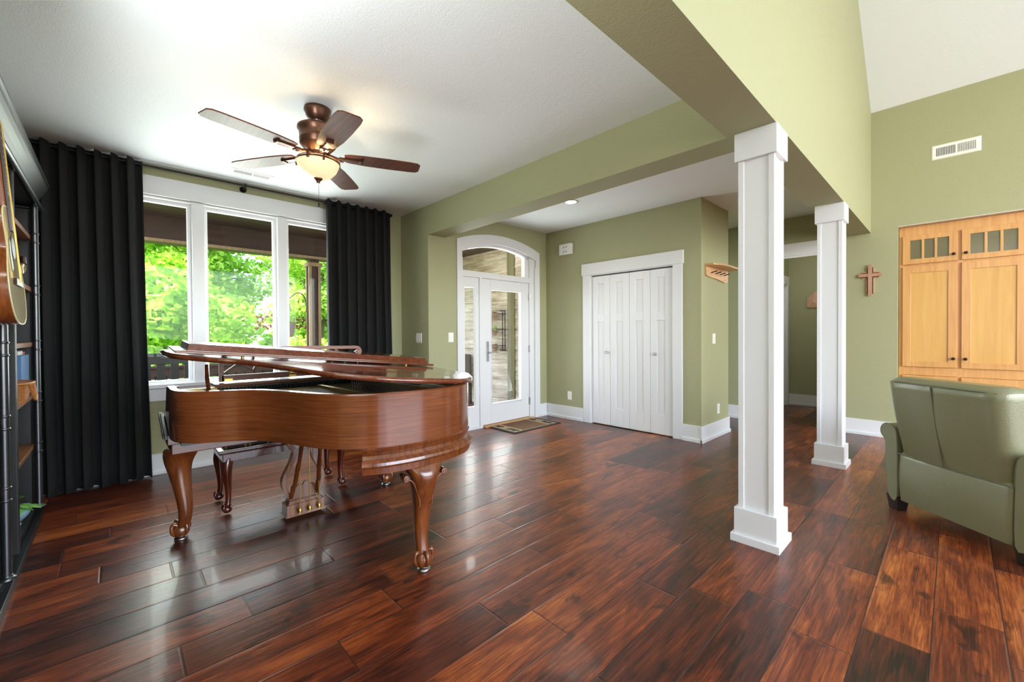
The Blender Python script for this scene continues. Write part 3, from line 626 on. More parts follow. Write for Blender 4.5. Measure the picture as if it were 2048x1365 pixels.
def cabriole(parent, foot, top, dirv, s=1.0, ears=False, mat='pianoZ', name='leg', prof=None, claws=True, caster=True):
    """foot (x,y), top height, outward direction; ball and claw foot"""
    d = Vector(dirv).normalized(); q = Vector((-d.y, d.x)); fx, fy = foot; nb = 18
    H_ = top
    prof = prof or [(1.03, -.02, .075, .10), (.985, -.01, .078, .092), (.93, .012, .080, .080), (.85, .026, .070, .066), (.75, .020, .056, .054), (.62, .002, .046, .046), (.48, -.018, .040, .040), (.34, -.032, .035, .035), (.24, -.028, .032, .032), (.17, -.012, .031, .031), (.135, .0, .036, .035)]
    rs = []
    for t_, o_, rd, rq in prof:
        c = Vector((fx, fy))+d*o_*s; ring = []
        for k in range(nb):
            a = 2*pi*k/nb; ca, sa = cos(a), sin(a); e = .8
            u_ = abs(ca)**e*(1 if ca >= 0 else -1)*rd*s; v_ = abs(sa)**e*(1 if sa >= 0 else -1)*rq*s; p = c+d*u_+q*v_; ring.append((p.x, p.y, H_*t_))
        rs.append(ring)
    m = MB().rings(rs)
    leg = m.build(name, mat, parent, sub=1)
    r = .045*s; cz = r+.012*s; c = Vector((fx, fy))+d*.012*s
    m = MB().ball((c.x, c.y, cz), r, 18, 12)
    if claws:
        for ang in (0, 85, 180, -85):
            dd = Matrix.Rotation(radians(ang), 2)@d; a = Vector((fx, fy))
            pts = []
            for (rr, z) in ((.016, .135*H_/ .55*.55+.0), (.042, cz+r*1.0), (.052, cz+r*.45), (.047, cz-.1*r), (.032, cz-.62*r)):
                pp = a*.0+Vector((c.x, c.y))+dd*rr*s*(1.0); pts.append((pp.x, pp.y, z if z > cz*1.3 or rr > .02 else z))
            pts[0] = (fx+dd.x*.02*s, fy+dd.y*.02*s, H_*.16)
            m.tube(crom(pts, 4), [.012*s]*5+[.010*s]*5+[.0105*s]*4+[.008*s]*2+[.005*s], 8)
    m.build('claw_foot', mat, leg)
    if caster: MB().lathe([(.030*s, 0), (.034*s, .004), (.034*s, .012*s), (.02*s, .016*s)], (c.x, c.y, 0), 18).build('glide', 'steel', leg)
    if ears:
        for sg in (-1, 1):
            pts = []
            base = Vector((fx, fy))+d*.02*s
            for (w_, z) in ((.125, H_*.99), (.118, H_*.965), (.128, H_*.90), (.115, H_*.865), (.09, H_*.875), (.068, H_*.845), (.052, H_*.77), (.044, H_*.68)):
                p = base+q*sg*w_*s; pts.append((p.x, p.y, z))
            # solid ear web
            eo = [(.02, H_*.998), (.118, H_*.998), (.112, H_*.95), (.122, H_*.905), (.108, H_*.875), (.088, H_*.885), (.068, H_*.85), (.052, H_*.78), (.035, H_*.70), (.0, H_*.72)]
            mm = MB()
            cc = base+q*sg*.105*s
            mm.tube([(cc.x+d.x*.034, cc.y+d.y*.034, H_*.895), (cc.x-d.x*.038, cc.y-d.y*.038, H_*.895)], .017*s, 14)
            mm.tube([(cc.x+d.x*.038, cc.y+d.y*.038, H_*.895), (cc.x+d.x*.030, cc.y+d.y*.030, H_*.895)], .008*s, 10)
            ee = mm.build('scroll_ear', mat, leg, .003)
            mm = MB(); ed = [(.098, .872), (.088, .880), (.068, .848), (.052, .778), (.038, .70), (.033, .62)]
            mm.tube(crom([(base.x+q.x*sg*w_*s+d.x*.026*s, base.y+q.y*sg*w_*s+d.y*.026*s, H_*z) for w_, z in ed], 3), .005, 6); mm.build('carved_edge', mat, leg)
    return leg
cabriole(piano, (-3.222, .285), .556, (-1, -.55), 1.0)
cabriole(piano, (-3.215, 1.60), .556, (-.8, .8), 1.0)
LP = [(1.10, -.03, .07, .13), (1.03, -.02, .075, .125), (.975, -.005, .085, .108), (.93, .008, .088, .088), (.87, .016, .084, .070), (.79, .012, .070, .060), (.70, .004, .058, .054), (.58, -.008, .047, .046), (.46, -.015, .040, .040), (.34, -.018, .034, .036), (.24, -.012, .031, .032), (.17, -.002, .031, .031), (.135, .002, .036, .035)]
cabriole(piano, (-1.925, 1.165), .570, (1, -.12), 1.0, True, prof=LP)
# brackets on the front treble leg
MB().box(-3.215, .255, .522, -3.155, .29, .556).build('leg_bracket', 'pianoZ', piano, .002)
# lyre
lyre = bpy.data.objects.new('pedal_lyre', None); COL.objects.link(lyre); lyre.parent = piano; ROOT['pedal_lyre'] = PC; lyre.location = (0, 0, 0)
lx = -3.09; ly0, ly1 = .815, 1.055
def lb(mm, nm, mat='lyrew', bv=.002): return mm.build(nm, mat, lyre, bv)
lb(MB().box(lx-.065, ly0, .028, lx+.05, ly1, .098).box(lx-.07, ly0-.008, .020, lx+.058, ly1+.008, .030), 'pedal_box')
lb(MB().box(lx-.05, ly0+.018, .098, lx+.034, ly1-.018, .118).box(lx-.055, ly0+.012, .098, lx+.04, ly1-.012, .106), 'pedal_box_top')
bp_ = [(ly0+.04, .118), (ly1-.04, .118), (ly1-.04, .185), (ly1-.055, .205), (ly1-.075, .20), (ly1-.09, .215), (.97, .205), (.96, .225), (.94, .225), (.93, .205), (ly0+.09, .215), (ly0+.075, .20), (ly0+.055, .205), (ly0+.04, .185)]
lb(MB().prism(bp_, 'x', lx-.012, lx+.006), 'back_board', bv=.001)
for sg in (-1, 1):
    cy_ = (ly0+ly1)/2
    cur = crom([(cy_+sg*.075, .118), (cy_+sg*.118, .20), (cy_+sg*.122, .27), (cy_+sg*.075, .37), (cy_+sg*.055, .45), (cy_+sg*.09, .50), (cy_+sg*.075, .556)], 5)
    P = [Vector(p) for p in cur]; m = MB(); rs = []
    for i, p in enumerate(P):
        d = (P[min(i+1, len(P)-1)]-P[max(i-1, 0)]).normalized(); nn = Vector((-d.y, d.x))*.013; rs.append([(lx-.035, (p+nn).x, (p+nn).y), (lx+.012, (p+nn).x, (p+nn).y), (lx+.012, (p-nn).x, (p-nn).y), (lx-.035, (p-nn).x, (p-nn).y)])
    m.rings(rs, False); lb(m, 'lyre_side')
    tb = MB().tube([(lx+.02, cy_+sg*.085, .135), (lx+.05, cy_+sg*.078, .22), (lx+.07, cy_+sg*.075, .24), (lx+.12, cy_+sg*.066, .38), (lx+.13, cy_+sg*.064, .40), (lx+.21, cy_+sg*.05, .66)], [.012, .016, .013, .015, .012, .014], 10)
    lb(tb, 'lyre_brace', 'pianoZ', 0)
for i in range(3):
    y = .95+(i-1)*.062
    lb(MB().tube([(lx+.075, y, .06), (lx+.075, y, .69)], .0035, 8), 'pedal_rod', 'brass', 0)
    lb(MB().lathe([(.012, 0), (.013, .02), (.008, .028)], (lx+.075, y, .048), 12).box(lx+.05, y-.008, .040, lx+.078, y+.008, .05), 'pedal_cup', 'brass', 0)
    lb(MB().box(lx-.20, y-.012, .045, lx-.065, y+.012, .053).ball((lx-.20, y, .049), .017, 12, 6, (1.4, 1, .35)), 'pedal', 'brass', .002)

# ---------------------------------------------------------------- bench
BX0, BX1, BY0, BY1 = -3.815, -3.415, .505, 1.385
bench = thing('piano_bench', ((BX0+BX1)/2, (BY0+BY1)/2, 0), 'dark cherry piano bench with claw feet and dark plaid cushion behind the piano', 'bench')
MB().box(BX0+.02, BY0+.02, .365, BX1-.02, BY1-.02, .43).build('apron', 'benchw', bench, .004)
MB().box(BX0-.008, BY0-.008, .43, BX1+.008, BY1+.008, .452).box(BX0, BY0, .42, BX1, BY1, .43).build('seat_frame', 'benchw', bench, .006, 3)
MB().box(BX0+.035, BY0+.035, .445, BX1-.035, BY1-.035, .492).build('cushion', 'plaid', bench, .022, 4)
for x, sx in ((BX0+.045, -1), (BX1-.045, 1)):
    for y, sy in ((BY0+.05, -1), (BY1-.05, 1)):
        cabriole(bench, (x+sx*.0, y+sy*.0), .40, (sx, sy), .62, mat='benchw', caster=False, prof=[(1.06, -.03, .04, .045), (1.0, -.02, .05, .05), (.90, -.004, .056, .05), (.80, .010, .056, .05), (.68, .006, .046, .042), (.52, -.006, .036, .034), (.36, -.014, .029, .028), (.24, -.010, .026, .026), (.17, .0, .028, .028), (.13, .002, .034, .034)])

# ================================================================== CEILING FAN
FX, FY = -2.93, 1.0
fan = thing('ceiling_fan', (FX, FY, ZC), 'bronze five-blade ceiling fan with lit alabaster bowl above the piano', 'ceiling fan')
c = (FX, FY, 0)
MB().lathe([(.0, ZC), (.082, ZC), (.085, ZC-.02), (.076, ZC-.035), (.073, ZC-.05), (.055, ZC-.075), (.042, ZC-.086)], c, 40).build('canopy', 'bronze', fan)
MB().lathe([(.041, ZC-.080), (.040, ZC-.092), (.022, ZC-.094)], c, 28).build('canopy_ring', 'steel', fan)
MB().tube([(FX, FY, ZC-.08), (FX, FY, 2.61)], .0135, 14).build('downrod', 'bronze', fan)
MB().lathe([(.02, 2.635), (.10, 2.63), (.125, 2.615), (.126, 2.60), (.115, 2.585), (.112, 2.54), (.114, 2.537), (.112, 2.533), (.112, 2.505), (.100, 2.49), (.075, 2.465), (.06, 2.455)], c, 44).build('motor_housing', 'bronze', fan)
MB().lathe([(.055, 2.46), (.058, 2.425), (.05, 2.405), (.03, 2.40)], c, 32).build('light_fitter', 'bronze', fan)
# script emblem on the housing, facing the camera side
m = MB(); am = math.atan2(-1.0, 2.93)
def onhouse(a, z): return (FX+.1155*cos(am+a), FY+.1155*sin(am+a), z)
m.tube([onhouse(*p) for p in crom([(.02, 2.552), (-.02, 2.560), (.03, 2.568), (.06, 2.575), (.04, 2.555), (.05, 2.548)], 4)], .0016, 5)
m.tube([onhouse(*p) for p in crom([(.12, 2.578), (.10, 2.562), (.09, 2.549), (.13, 2.565), (.16, 2.555)], 4)], .0016, 5)
m.tube([onhouse(*p) for p in crom([(.19, 2.562), (.18, 2.552), (.21, 2.550), (.23, 2.562), (.22, 2.551), (.25, 2.553)], 4)], .0015, 5)
m.build('script_emblem', 'brass', fan)
A0 = -4.3
for k in range(5):
    a = radians(A0+72*k); ca, sa = cos(a), sin(a)
    def bx(v, ca=ca, sa=sa):
        pt = radians(-3); y = v.y*cos(pt)-v.z*sin(pt); z = v.y*sin(pt)+v.z*cos(pt); return Vector((FX+v.x*ca-y*sa, FY+v.x*sa+y*ca, 2.437+z))
    top = [(.165, .048), (.20, .062), (.30, .074), (.45, .078), (.60, .076), (.648, .070), (.668, .048)]
    poly = [(x, y) for x, y in top]+[(x, -y) for x, y in reversed(top)]
    bl = MB().prism(poly, 'z', 0, .008).build('blade', 'blade', fan, .0015, 1, xf=bx)
    m = MB(); m.tube([(.055, 0, .012), (.11, 0, -.005), (.15, 0, -.012)], [.012, .012, .010], 8)
    m.prism([(.135, .02), (.26, .012), (.275, .020), (.285, .020), (.285, -.020), (.275, -.020), (.26, -.012), (.135, -.02)], 'z', -.010, 0)
    m.box(.13, -.026, -.016, .16, .026, -.002); m.box(.262, -.022, -.016, .28, .022, -.002)
    m.build('blade_iron', 'bronze', bl, .001, 1, xf=bx)
RB = .132
prof = [(.03, 2.283), (.06, 2.290), (.09, 2.308), (.113, 2.334), (.126, 2.362), (RB, 2.385), (RB-.004, 2.387), (.122, 2.362), (.108, 2.335), (.085, 2.311), (.055, 2.294)]
MB().lathe(prof, c, 48, cap=False).build('glass_bowl', 'bowl', fan)
m = MB()
for z, r, th in ((2.388, RB+.002, .005), (2.402, RB-.004, .003)):
    m.tube([(FX+r*cos(2*pi*i/48), FY+r*sin(2*pi*i/48), z) for i in range(49)], th, 6, False)
for k in range(3):
    a = radians(-45+120*k)
    for da in (-.05, 0, .05): m.tube([(FX+(RB+.004)*cos(a+da), FY+(RB+.004)*sin(a+da), 2.372), (FX+(RB+.003)*cos(a+da), FY+(RB+.003)*sin(a+da), 2.410), (FX+.05*cos(a+da), FY+.05*sin(a+da), 2.425)], .0032, 6)
    b0 = radians(-5+120*k); m.tube([(FX+(RB+.004)*cos(b0), FY+(RB+.004)*sin(b0), 2.365), (FX+(RB+.006)*cos(b0), FY+(RB+.006)*sin(b0), 2.412)], .007, 4)
m.build('bowl_cage', 'bronze', fan)
MB().lathe([(.012, 2.25), (.010, 2.262), (.022, 2.275), (.033, 2.288), (.0, 2.29)], c, 24).build('finial', 'bronze', fan)
MB().tube([(FX+.004, FY, 2.262), (FX+.004, FY, 2.115)], .0013, 5).build('pull_chain', 'bronze', fan)
MB().lathe([(.002, 2.122), (.006, 2.114), (.007, 2.098), (.004, 2.088)], (FX+.004, FY, 0), 12).build('chain_pull', 'knob', fan)
bl1 = light('fan_bulb', 'POINT', (FX, FY, 2.425), 9, (1, .62, .30), shadow_soft_size=.03)
for dx, dy in ((.05, -.02), (-.04, .05)):
    o = light('fan_bulb', 'POINT', (FX+dx, FY+dy, 2.335), 3, (1, .74, .42), shadow_soft_size=.03)

# ================================================================== CURTAINS
def curtain(y0, y1, nf, label, seed, xc=-4.775, flare=.0):
    random.seed(seed); ztop = 2.735; W_ = y1-y0
    th = thing('curtain', (xc, (y0+y1)/2, 0), label, 'curtain', None)
    npf = 14; nu = nf*npf; nz = 26; ph = [random.uniform(-.25, .25) for _ in range(nf+2)]; am_ = [random.uniform(.8, 1.2) for _ in range(nf+2)]
    rs = []
    for j in range(nz+1):
        tz = j/nz; z = .012+(ztop-.012)*tz; ring = []
        for i in range(nu+1):
            u_ = i/nu; k = u_*nf; ki = int(k); p = k*2*pi+ph[ki]*(1-tz)*1.2*sin(pi*(k-ki))
            A = (.040+.014*(1-tz))*am_[ki]; sn = sin(p); sn = (abs(sn)**.8)*(1 if sn > 0 else -1)
            x = xc+A*sn+.006*sin(9*tz+ki*1.7)*(1-tz); y = y0+W_*u_+.010*cos(2*p)*(1)+flare*(1-tz)*(u_)+.006*sin(5*tz+ki)*(1-tz)
            zz = z
            if j == nz: zz = z-.012+.014*abs(sn)
            if j == 0: zz = z+.006*sin(ki*2.1)
            ring.append((x, y, max(zz, .008)))
        rs.append(ring)
    m = MB(); m.rings(rs, True, False, False); m.build('drape', 'curtain', th, solid=.004)
    for i in range(nf*2):
        mg = MB()
        y = y0+W_*(i+.5)/(nf*2)*1.0; yy = y0+W_*((i)/(nf*2)); 
        pts = [(xc+.028*cos(a), yy+.003*sin(a), 2.700+.028*sin(a)) for a in [2*pi*q/14 for q in range(15)]]
        mg.tube(pts, .0035, 5, False); mg.build('grommet', 'blackmetal', th)
    return th
curtain(-.60, .175, 8, 'long black linen curtain with grommets left of the front window', 3, flare=.03)
curtain(1.70, 2.46, 7, 'long black linen curtain with grommets right of the front window', 5, flare=.02)
rod = thing('curtain_rod', (-4.775, .95, 2.70), 'thin black curtain rod running above the front window', 'curtain rod')
MB().tube([(-4.775, -.70, 2.700), (-4.775, 2.50, 2.700)], .0085, 12).build('rod', 'blackmetal', rod)
for y in (-.66, .945, 2.485):
    MB().lathe([(.030, 0), (.030, .006), (.018, .012), (.010, .02), (.009, .115)], (XW, y, 2.690), 18, 'x').box(-4.79, y-.006, 2.683, -4.76, y+.006, 2.715).build('rod_bracket', 'blackmetal', rod)

# ================================================================== BOOKSHELF (left)
sh = thing('bookshelf', (-3.3, -.58, 0), 'tall black pipe bookshelf with wooden shelves and crown, left of the curtain', 'bookshelf')
YF = -.385
MB().box(-4.37, -.79, 0, -1.6, YF-.02, .085).box(-4.37, YF-.02, 0, -1.6, YF+.015, .045).build('plinth', 'blackpaint', sh, .004)
MB().box(-4.33, -.79, .085, -1.6, -.765, 2.13).build('back_panel', 'blackpaint', sh)
MB().box(-4.37, -.79, .085, -4.33, YF-.035, 2.13).build('end_panel', 'blackpaint', sh, .003)
for x in (-3.42, -2.45): MB().box(x-.022, -.765, .085, x+.022, YF+.005, 2.13).build('divider', 'blackpaint', sh, .004)
for x in (-4.27, -3.09, -2.1):
    p = MB().tube([(x, YF, .085), (x, YF, 2.13)], .018, 14)
    for z in (.10, .46, .52, .86, .80, 1.15, 1.21, 1.52, 1.58, 1.87, 1.93): p.lathe([(.018, -.006), (.0215, -.005), (.0215, .005), (.018, .006)], (x, YF, z), 14)
    p.lathe([(.034, 0), (.034, .008), (.02, .014)], (x, YF, .085), 16); p.build('pipe_post', 'pipe', sh)
for z in (.495, .835, 1.185, 1.555, 1.905):
    for x0, x1 in ((-4.325, -3.445), (-3.395, -2.475)):
        MB().box(x0, -.765, z-.016, x1, YF-.02, z+.014).build('shelf', 'shelfwood', sh, .003)
cr = [(-.79, 2.13), (YF-.005, 2.13), (YF+.008, 2.14), (YF+.010, 2.16), (YF+.015, 2.175), (YF+.028, 2.20), (YF+.045, 2.23), (YF+.055, 2.25), (YF+.058, 2.258), (YF+.058, 2.268), (YF+.066, 2.272), (YF+.066, 2.286), (-.79, 2.286)]
MB().prism(cr, 'x', -4.34, -1.55).build('crown', 'blackpaint', sh)
MB().tube([(-4.40, YF+.02, 2.125), (-1.6, YF+.02, 2.125)], .015, 12).build('rail_pipe', 'pipe', sh)
MB().tube([(-4.33, YF-.2, 2.115), (-4.33, YF+.02, 2.115)], .012, 10).build('rail_bracket', 'pipe', sh)
# things on the shelves
bz = .849
bb = thing('storage_box', (-4.07, -.55, bz), 'blue storage box standing on the bookshelf behind the basket', 'box')
MB().box(-4.22, -.70, bz, -3.92, -.415, bz+.272).build('box_body', 'bluepaint', bb, .004)
MB().lathe([(.018, 0), (.018, .004), (.010, .005)], (-3.92, -.48, bz+.235), 14, 'x').build('finger_hole', 'slot', bb)
for i, (x0, c_, h_) in enumerate(((-4.20, (206, 60, 52), .016), (-4.11, (214, 206, 196), .026), (-4.02, (226, 222, 214), .022))):
    M['bk%d' % i] = plain('book_cover_%s' % 'abc'[i], c_, .6)
    z0 = bz+.2725
    tag(MB().box(x0, -.66, z0, x0+.07, -.43, z0+h_).build('small_book', 'bk%d' % i, None, .002), ['red book lying on top of the blue storage box', 'grey book lying on top of the blue storage box', 'cream book lying on top of the blue storage box, nearest the camera'][i], 'book', 'books on the blue storage box')
bk = thing('wicker_basket', (-3.72, -.43, bz), 'woven wicker basket with a handle on the bookshelf in front of the blue box', 'basket')
m = MB(); rs = []
for j in range(7):
    t_ = j/6; rs.append([(-3.72+(.12+.04*t_)*cos(a), -.43+(.05+.03*t_)*sin(a)*1.0, bz+.12*t_) for a in [2*pi*i/28 for i in range(28)]])
m.rings(rs); m.build('basket_body', 'wicker', bk)
m = MB().tube([(-3.72+.162*cos(a), -.43+.082*sin(a), bz+.12) for a in [2*pi*i/28 for i in range(29)]], .007, 6, False); m.build('basket_rim', 'wicker', bk)
m = MB().tube(crom([(-3.83, -.362, bz+.118), (-3.80, -.348, bz+.03), (-3.70, -.345, bz+.025), (-3.62, -.355, bz+.118)], 6), .008, 6); m.build('basket_handle', 'wicker', bk)
pz = .085
pp = thing('potted_plant', (-3.92, -.50, pz), 'small leafy plant in a pale blue bowl on the bookshelf base', 'plant')
MB().lathe([(.04, 0), (.045, .01), (.03, .016), (.05, .03), (.078, .065), (.086, .10), (.080, .10), (.07, .07), (.02, .05)], (-3.92, -.47, pz), 28).build('bowl', 'bluecer', pp)
m = MB(); random.seed(4)
for i in range(20):
    a = random.uniform(0, 2*pi); rr = random.uniform(.03, .10); base = Vector((-3.92, -.47, pz+.085)); tip = base+Vector((cos(a)*rr, sin(a)*rr*.7+.02, random.uniform(.02, .09))); wd = .026; L_ = .07
    d = Vector((cos(a), sin(a), -.5)).normalized(); s_ = Vector((-sin(a), cos(a), 0)); m.tube([base, tip], .0015, 4)
    m.add([tip, tip+d*L_*.4+s_*wd, tip+d*L_, tip+d*L_*.4-s_*wd, tip+d*L_*.4+Vector((0, 0, .008))], [(0, 1, 4), (1, 2, 4), (2, 3, 4), (3, 0, 4)], True)
m.build('foliage', 'leaf', pp)

# ---------------------------------------------------------------- guitar hanging at the shelf front
GY = -.297
gt = thing('acoustic_guitar', (-2.80, GY, 1.292), 'brown acoustic guitar with pale top hanging on the black bookshelf', 'guitar', rot=(radians(4.0), 0, 0), local=True)
half = crom([(.0, 0), (.09, .008), (.155, .045), (.192, .12), (.188, .20), (.15, .275), (.128, .315), (.132, .36), (.146, .41), (.138, .46), (.09, .492), (.0, .50)], 5)
outg = half+[(-x, z) for x, z in reversed(half[1:-1])]
body = MB(); nG = len(outg)
fa = [(x, 0, z) for x, z in outg]; ba = [(x*1.0, -.088, z) for x, z in outg]
body.rings([fa, ba], True, False); body.add(ba, [tuple(range(nG))]); body.build('body', 'guitarback', gt)
sb = MB().prism(outg, 'y', .001, .004); sb.build('soundboard', 'guitartop', gt)
bd_ = MB().tube([(x, .002, z) for x, z in outg]+[(outg[0][0], .002, outg[0][1])], .003, 6, False); bd_.build('binding', 'ivorybind', gt)
MB().lathe([(.052, .004), (.052, .0055), (.03, .0056)], (0, 0, .335), 28, 'y').build('sound_hole', 'blackpaint', gt)
MB().prism([(-.027, .40), (.027, .40), (.022, .86), (-.022, .86)], 'y', .004, .012).build('fretboard', 'fret', gt, .001)
MB().prism([(-.026, .49), (.026, .49), (.021, .865), (-.021, .865)], 'y', -.018, .004).build('neck', 'guitarback', gt, .006)
MB().prism([(-.022, .865), (.022, .865), (.036, .90), (.034, 1.02), (-.034, 1.02), (-.036, .90)], 'y', -.014, .004).build('headstock', 'fret', gt, .002)
for z in (.915, .955, .995):
    for sg in (-1, 1):
        MB().tube([(sg*.034, -.005, z), (sg*.062, -.005, z)], .0045, 8).ball((sg*.068, -.005, z), .011, 10, 6, (.6, 1, 1)).build('tuner', 'steel', gt)
MB().prism([(-.085, .165), (.085, .165), (.07, .195), (-.07, .195)], 'y', .004, .013).build('bridge', 'fret', gt, .002)
m = MB()
for i in range(6):
    x = (i-2.5)*.0075; m.tube([(x*1.3, .016, .18), (x*.9, .016, .865)], .0008, 4)
m.build('strings', 'brass', gt)
for i in range(16):
    z = .86-.42*(1-.5**(i/8)); MB().box(-.024, .012, z-.001, .024, .0135, z+.001).build('fret', 'steel', gt)
MB().prism([(.045, .24), (.085, .22), (.10, .29), (.075, .36), (.055, .345), (.06, .29)], 'y', .004, .0055).build('pickguard', 'blackpaint', gt)
gh = thing('guitar_hanger', (-2.80, -.37, 2.25), 'black metal hanger holding the guitar headstock on the bookshelf', 'hanger')
MB().box(-2.87, -.395, 2.21, -2.73, -.375, 2.30).box(-2.83, -.385, 2.24, -2.77, -.372, 2.27).build('hanger_plate', 'blackmetal', gh, .003)
for sg in (-1, 1): MB().tube([(-2.80+sg*.03, -.385, 2.262), (-2.80+sg*.055, -.378, 2.262), (-2.80+sg*.062, -.340, 2.268)], .015, 10).build('hanger_arm', 'blackmetal', gh)
MB().tube([(-2.90, -.40, 2.30), (-2.88, -.345, 2.305)], .017, 10).build('hanger_bar', 'blackmetal', gh)
st = thing('guitar_strap', (-3.0, -.31, 1.57), 'pale green and brown strap end hanging beside the guitar body', 'strap')
MB().prism([(-3.10, 1.555), (-3.02, 1.535), (-3.00, 1.565), (-3.04, 1.585), (-3.10, 1.590)], 'y', -.318, -.308).build('strap_end', 'guitartop', st, .003)
MB().tube([(-3.05, -.312, 1.585), (-3.10, -.318, 1.62), (-3.13, -.335, 1.60)], .010, 8).build('strap_loop', 'fret', st)

# ================================================================== ARMCHAIR (local frame: +x = right seen from behind, +y = forward)
ang = math.atan2(-.66, .75)
ac = thing('armchair', (-0.0225, 3.685, 0), 'olive green leather recliner armchair seen from behind, facing the wooden cabinets', 'armchair', rz=ang, local=True)
def ygrid(mb, f, nu, nv, **k):
    rs = [[f(i/nu, j/nv) for i in range(nu+1)] for j in range(nv+1)]; mb.rings(rs, True, False, False)
# back: rounded slab, lean back at top
def slab(hw0, hw1, z0, z1, y0b, y1b, th0, th1, rnd=.05, nzz=14):
    rs = []
    for j in range(nzz+1):
        t_ = j/nzz; z = z0+(z1-z0)*t_; hw = hw0+(hw1-hw0)*t_; yb = y0b+(y1b-y0b)*t_+.012*sin(pi*t_)*-1; th = th0+(th1-th0)*t_
        e = 1.0 if j < nzz else .0; r = min(rnd, th/2)
        ring = []
        for (sx, sy, a0) in ((1, 1, 0), (-1, 1, 90), (-1, -1, 180), (1, -1, 270)):
            for q in range(5):
                a = radians(a0+90*q/4); ring.append((sx*(hw-r)+r*cos(a), yb+th/2+sy*(th/2-r)+r*sin(a), z))
        rs.append(ring)
    # rounded top
    last = rs[-1]; cx = 0; cyy = y1b+th1/2
    for q in (1, 2, 3):
        sc = 1-.04*q*q/3; rs.append([(p[0]*(1-.012*q*q), cyy+(p[1]-cyy)*(1-.10*q*q/1.5), z1+.012*q) for p in last])
    return MB().rings(rs, True, True)
slab(.322, .335, .38, .895, .005, -.095, .15, .25, .085).build('backrest', 'leather', ac)
slab(.318, .322, .085, .395, .0, .0, .10, .12, .03).build('back_skirt', 'leather', ac)
m = MB().tube([(-.325, .0, .400), (0, -.004, .394), (.325, .0, .400)], .0045, 8); m.build('back_seam', 'leatherd', ac)
m = MB().tube([(-.02, -.012, .40), (-.02, -.058, .65), (-.015, -.100, .895)], .0035, 8); m.build('centre_seam', 'leatherd', ac)
m = MB().tube([(-.305, -.070, .897), (-.24, -.095, .902), (.24, -.095, .902), (.305, -.070, .897)], .004, 8); m.build('top_seam', 'leatherd', ac)
# wings: side bolsters reaching forward
for sg in (-1, 1):
    pass
MB().box(-.32, .12, .16, .32, .66, .42).build('seat_base', 'leather', ac, .02, 3)
MB().box(-.31, .16, .40, .31, .70, .52).build('seat_cushion', 'leather', ac, .05, 5)
slab(.30, .29, .50, .86, .12, .06, .12, .14, .05).build('back_cushion', 'leather', ac)
MB().box(-.31, .66, .16, .31, .72, .44).build('footrest_front', 'leather', ac, .025, 3)
for sg in (-1, 1):
    prof = [(.325, .09), (.325, .40), (.33, .52), (.345, .565), (.375, .590), (.41, .592), (.440, .575), (.455, .545), (.450, .51), (.428, .485), (.415, .455), (.413, .40), (.416, .32), (.405, .20), (.385, .09)]
    P = crom(prof, 3, True); P = [(sg*x, z) for x, z in P]
    # (x,z) extruded along y with rounded rear edge
    rs = []; cxm = sg*.385
    for (y, s_) in ((.0, .90), (.006, .96), (.02, 1.0), (.70, 1.0), (.715, .97), (.72, .9)):
        rs.append([(cxm+(x-cxm)*s_, y, .30+(z-.30)*(.97+.03*s_)) for x, z in P])
    arm = MB().rings(rs, True, True).build('armrest', 'leather', ac)
    m = MB().tube([(cxm+(x-cxm)*.97, .004, .30+(z-.30)*.995) for x, z in P[3:40]], .0038, 6); m.build('arm_piping', 'leatherd', arm)
for sx in (-1, 1):
    for y in (.045, .66):
        x = sx*.365; m = MB(); r0, r1 = .045, .033
        m.add([(x-r1, y-r1, 0), (x+r1, y-r1, 0), (x+r1, y+r1, 0), (x-r1, y+r1, 0), (x-r0, y-r0, .10), (x+r0, y-r0, .10), (x+r0, y+r0, .10), (x-r0, y+r0, .10)], [(0, 3, 2, 1), (4, 5, 6, 7), (0, 1, 5, 4), (1, 2, 6, 5), (2, 3, 7, 6), (3, 0, 4, 7)])
        m.build('foot', 'darkwood', ac, .003)

# ================================================================== BUILT-IN CABINET
YK = 6.60
cb = thing('wall_cabinet', ((NX0+NX1)/2, YK, 0), 'honey maple built-in cabinet with glass upper doors in the green wall', 'cabinet')
m = MB().box(NX0+.004, YK, 0, NX0+.045, YK+.5, NZ-.003).box(NX1-.045, YK, 0, NX1-.004, YK+.5, NZ-.003).box(NX0+.045, YK, 2.315, NX1-.045, YK+.02, NZ-.003)
cols = [(-.41, .020), (.052, .50), (.53, .98)]
for a, b in ((.018, .054), (.498, .532)): m.box(a, YK-.0008, .0, b, YK+.0192, 2.3149)
m.box(NX0+.045, YK, 1.965, NX1-.045, YK+.02, 2.01).box(NX0+.045, YK, .74, NX1-.045, YK+.02, .84).box(NX0+.045, YK, .52, NX1-.045, YK+.02, .56).box(NX0+.045, YK, 0, NX1-.045, YK+.02, .10)
m.box(NX0+.045, YK+.48, 0, NX1-.045, YK+.5, NZ-.003).box(NX0+.045, YK+.14, 1.99, NX1-.045, YK+.15, 2.35).box(NX0+.045, YK+.02, 1.975, NX1-.045, YK+.48, 1.995)
m.build('carcass', 'maple', cb, .002)
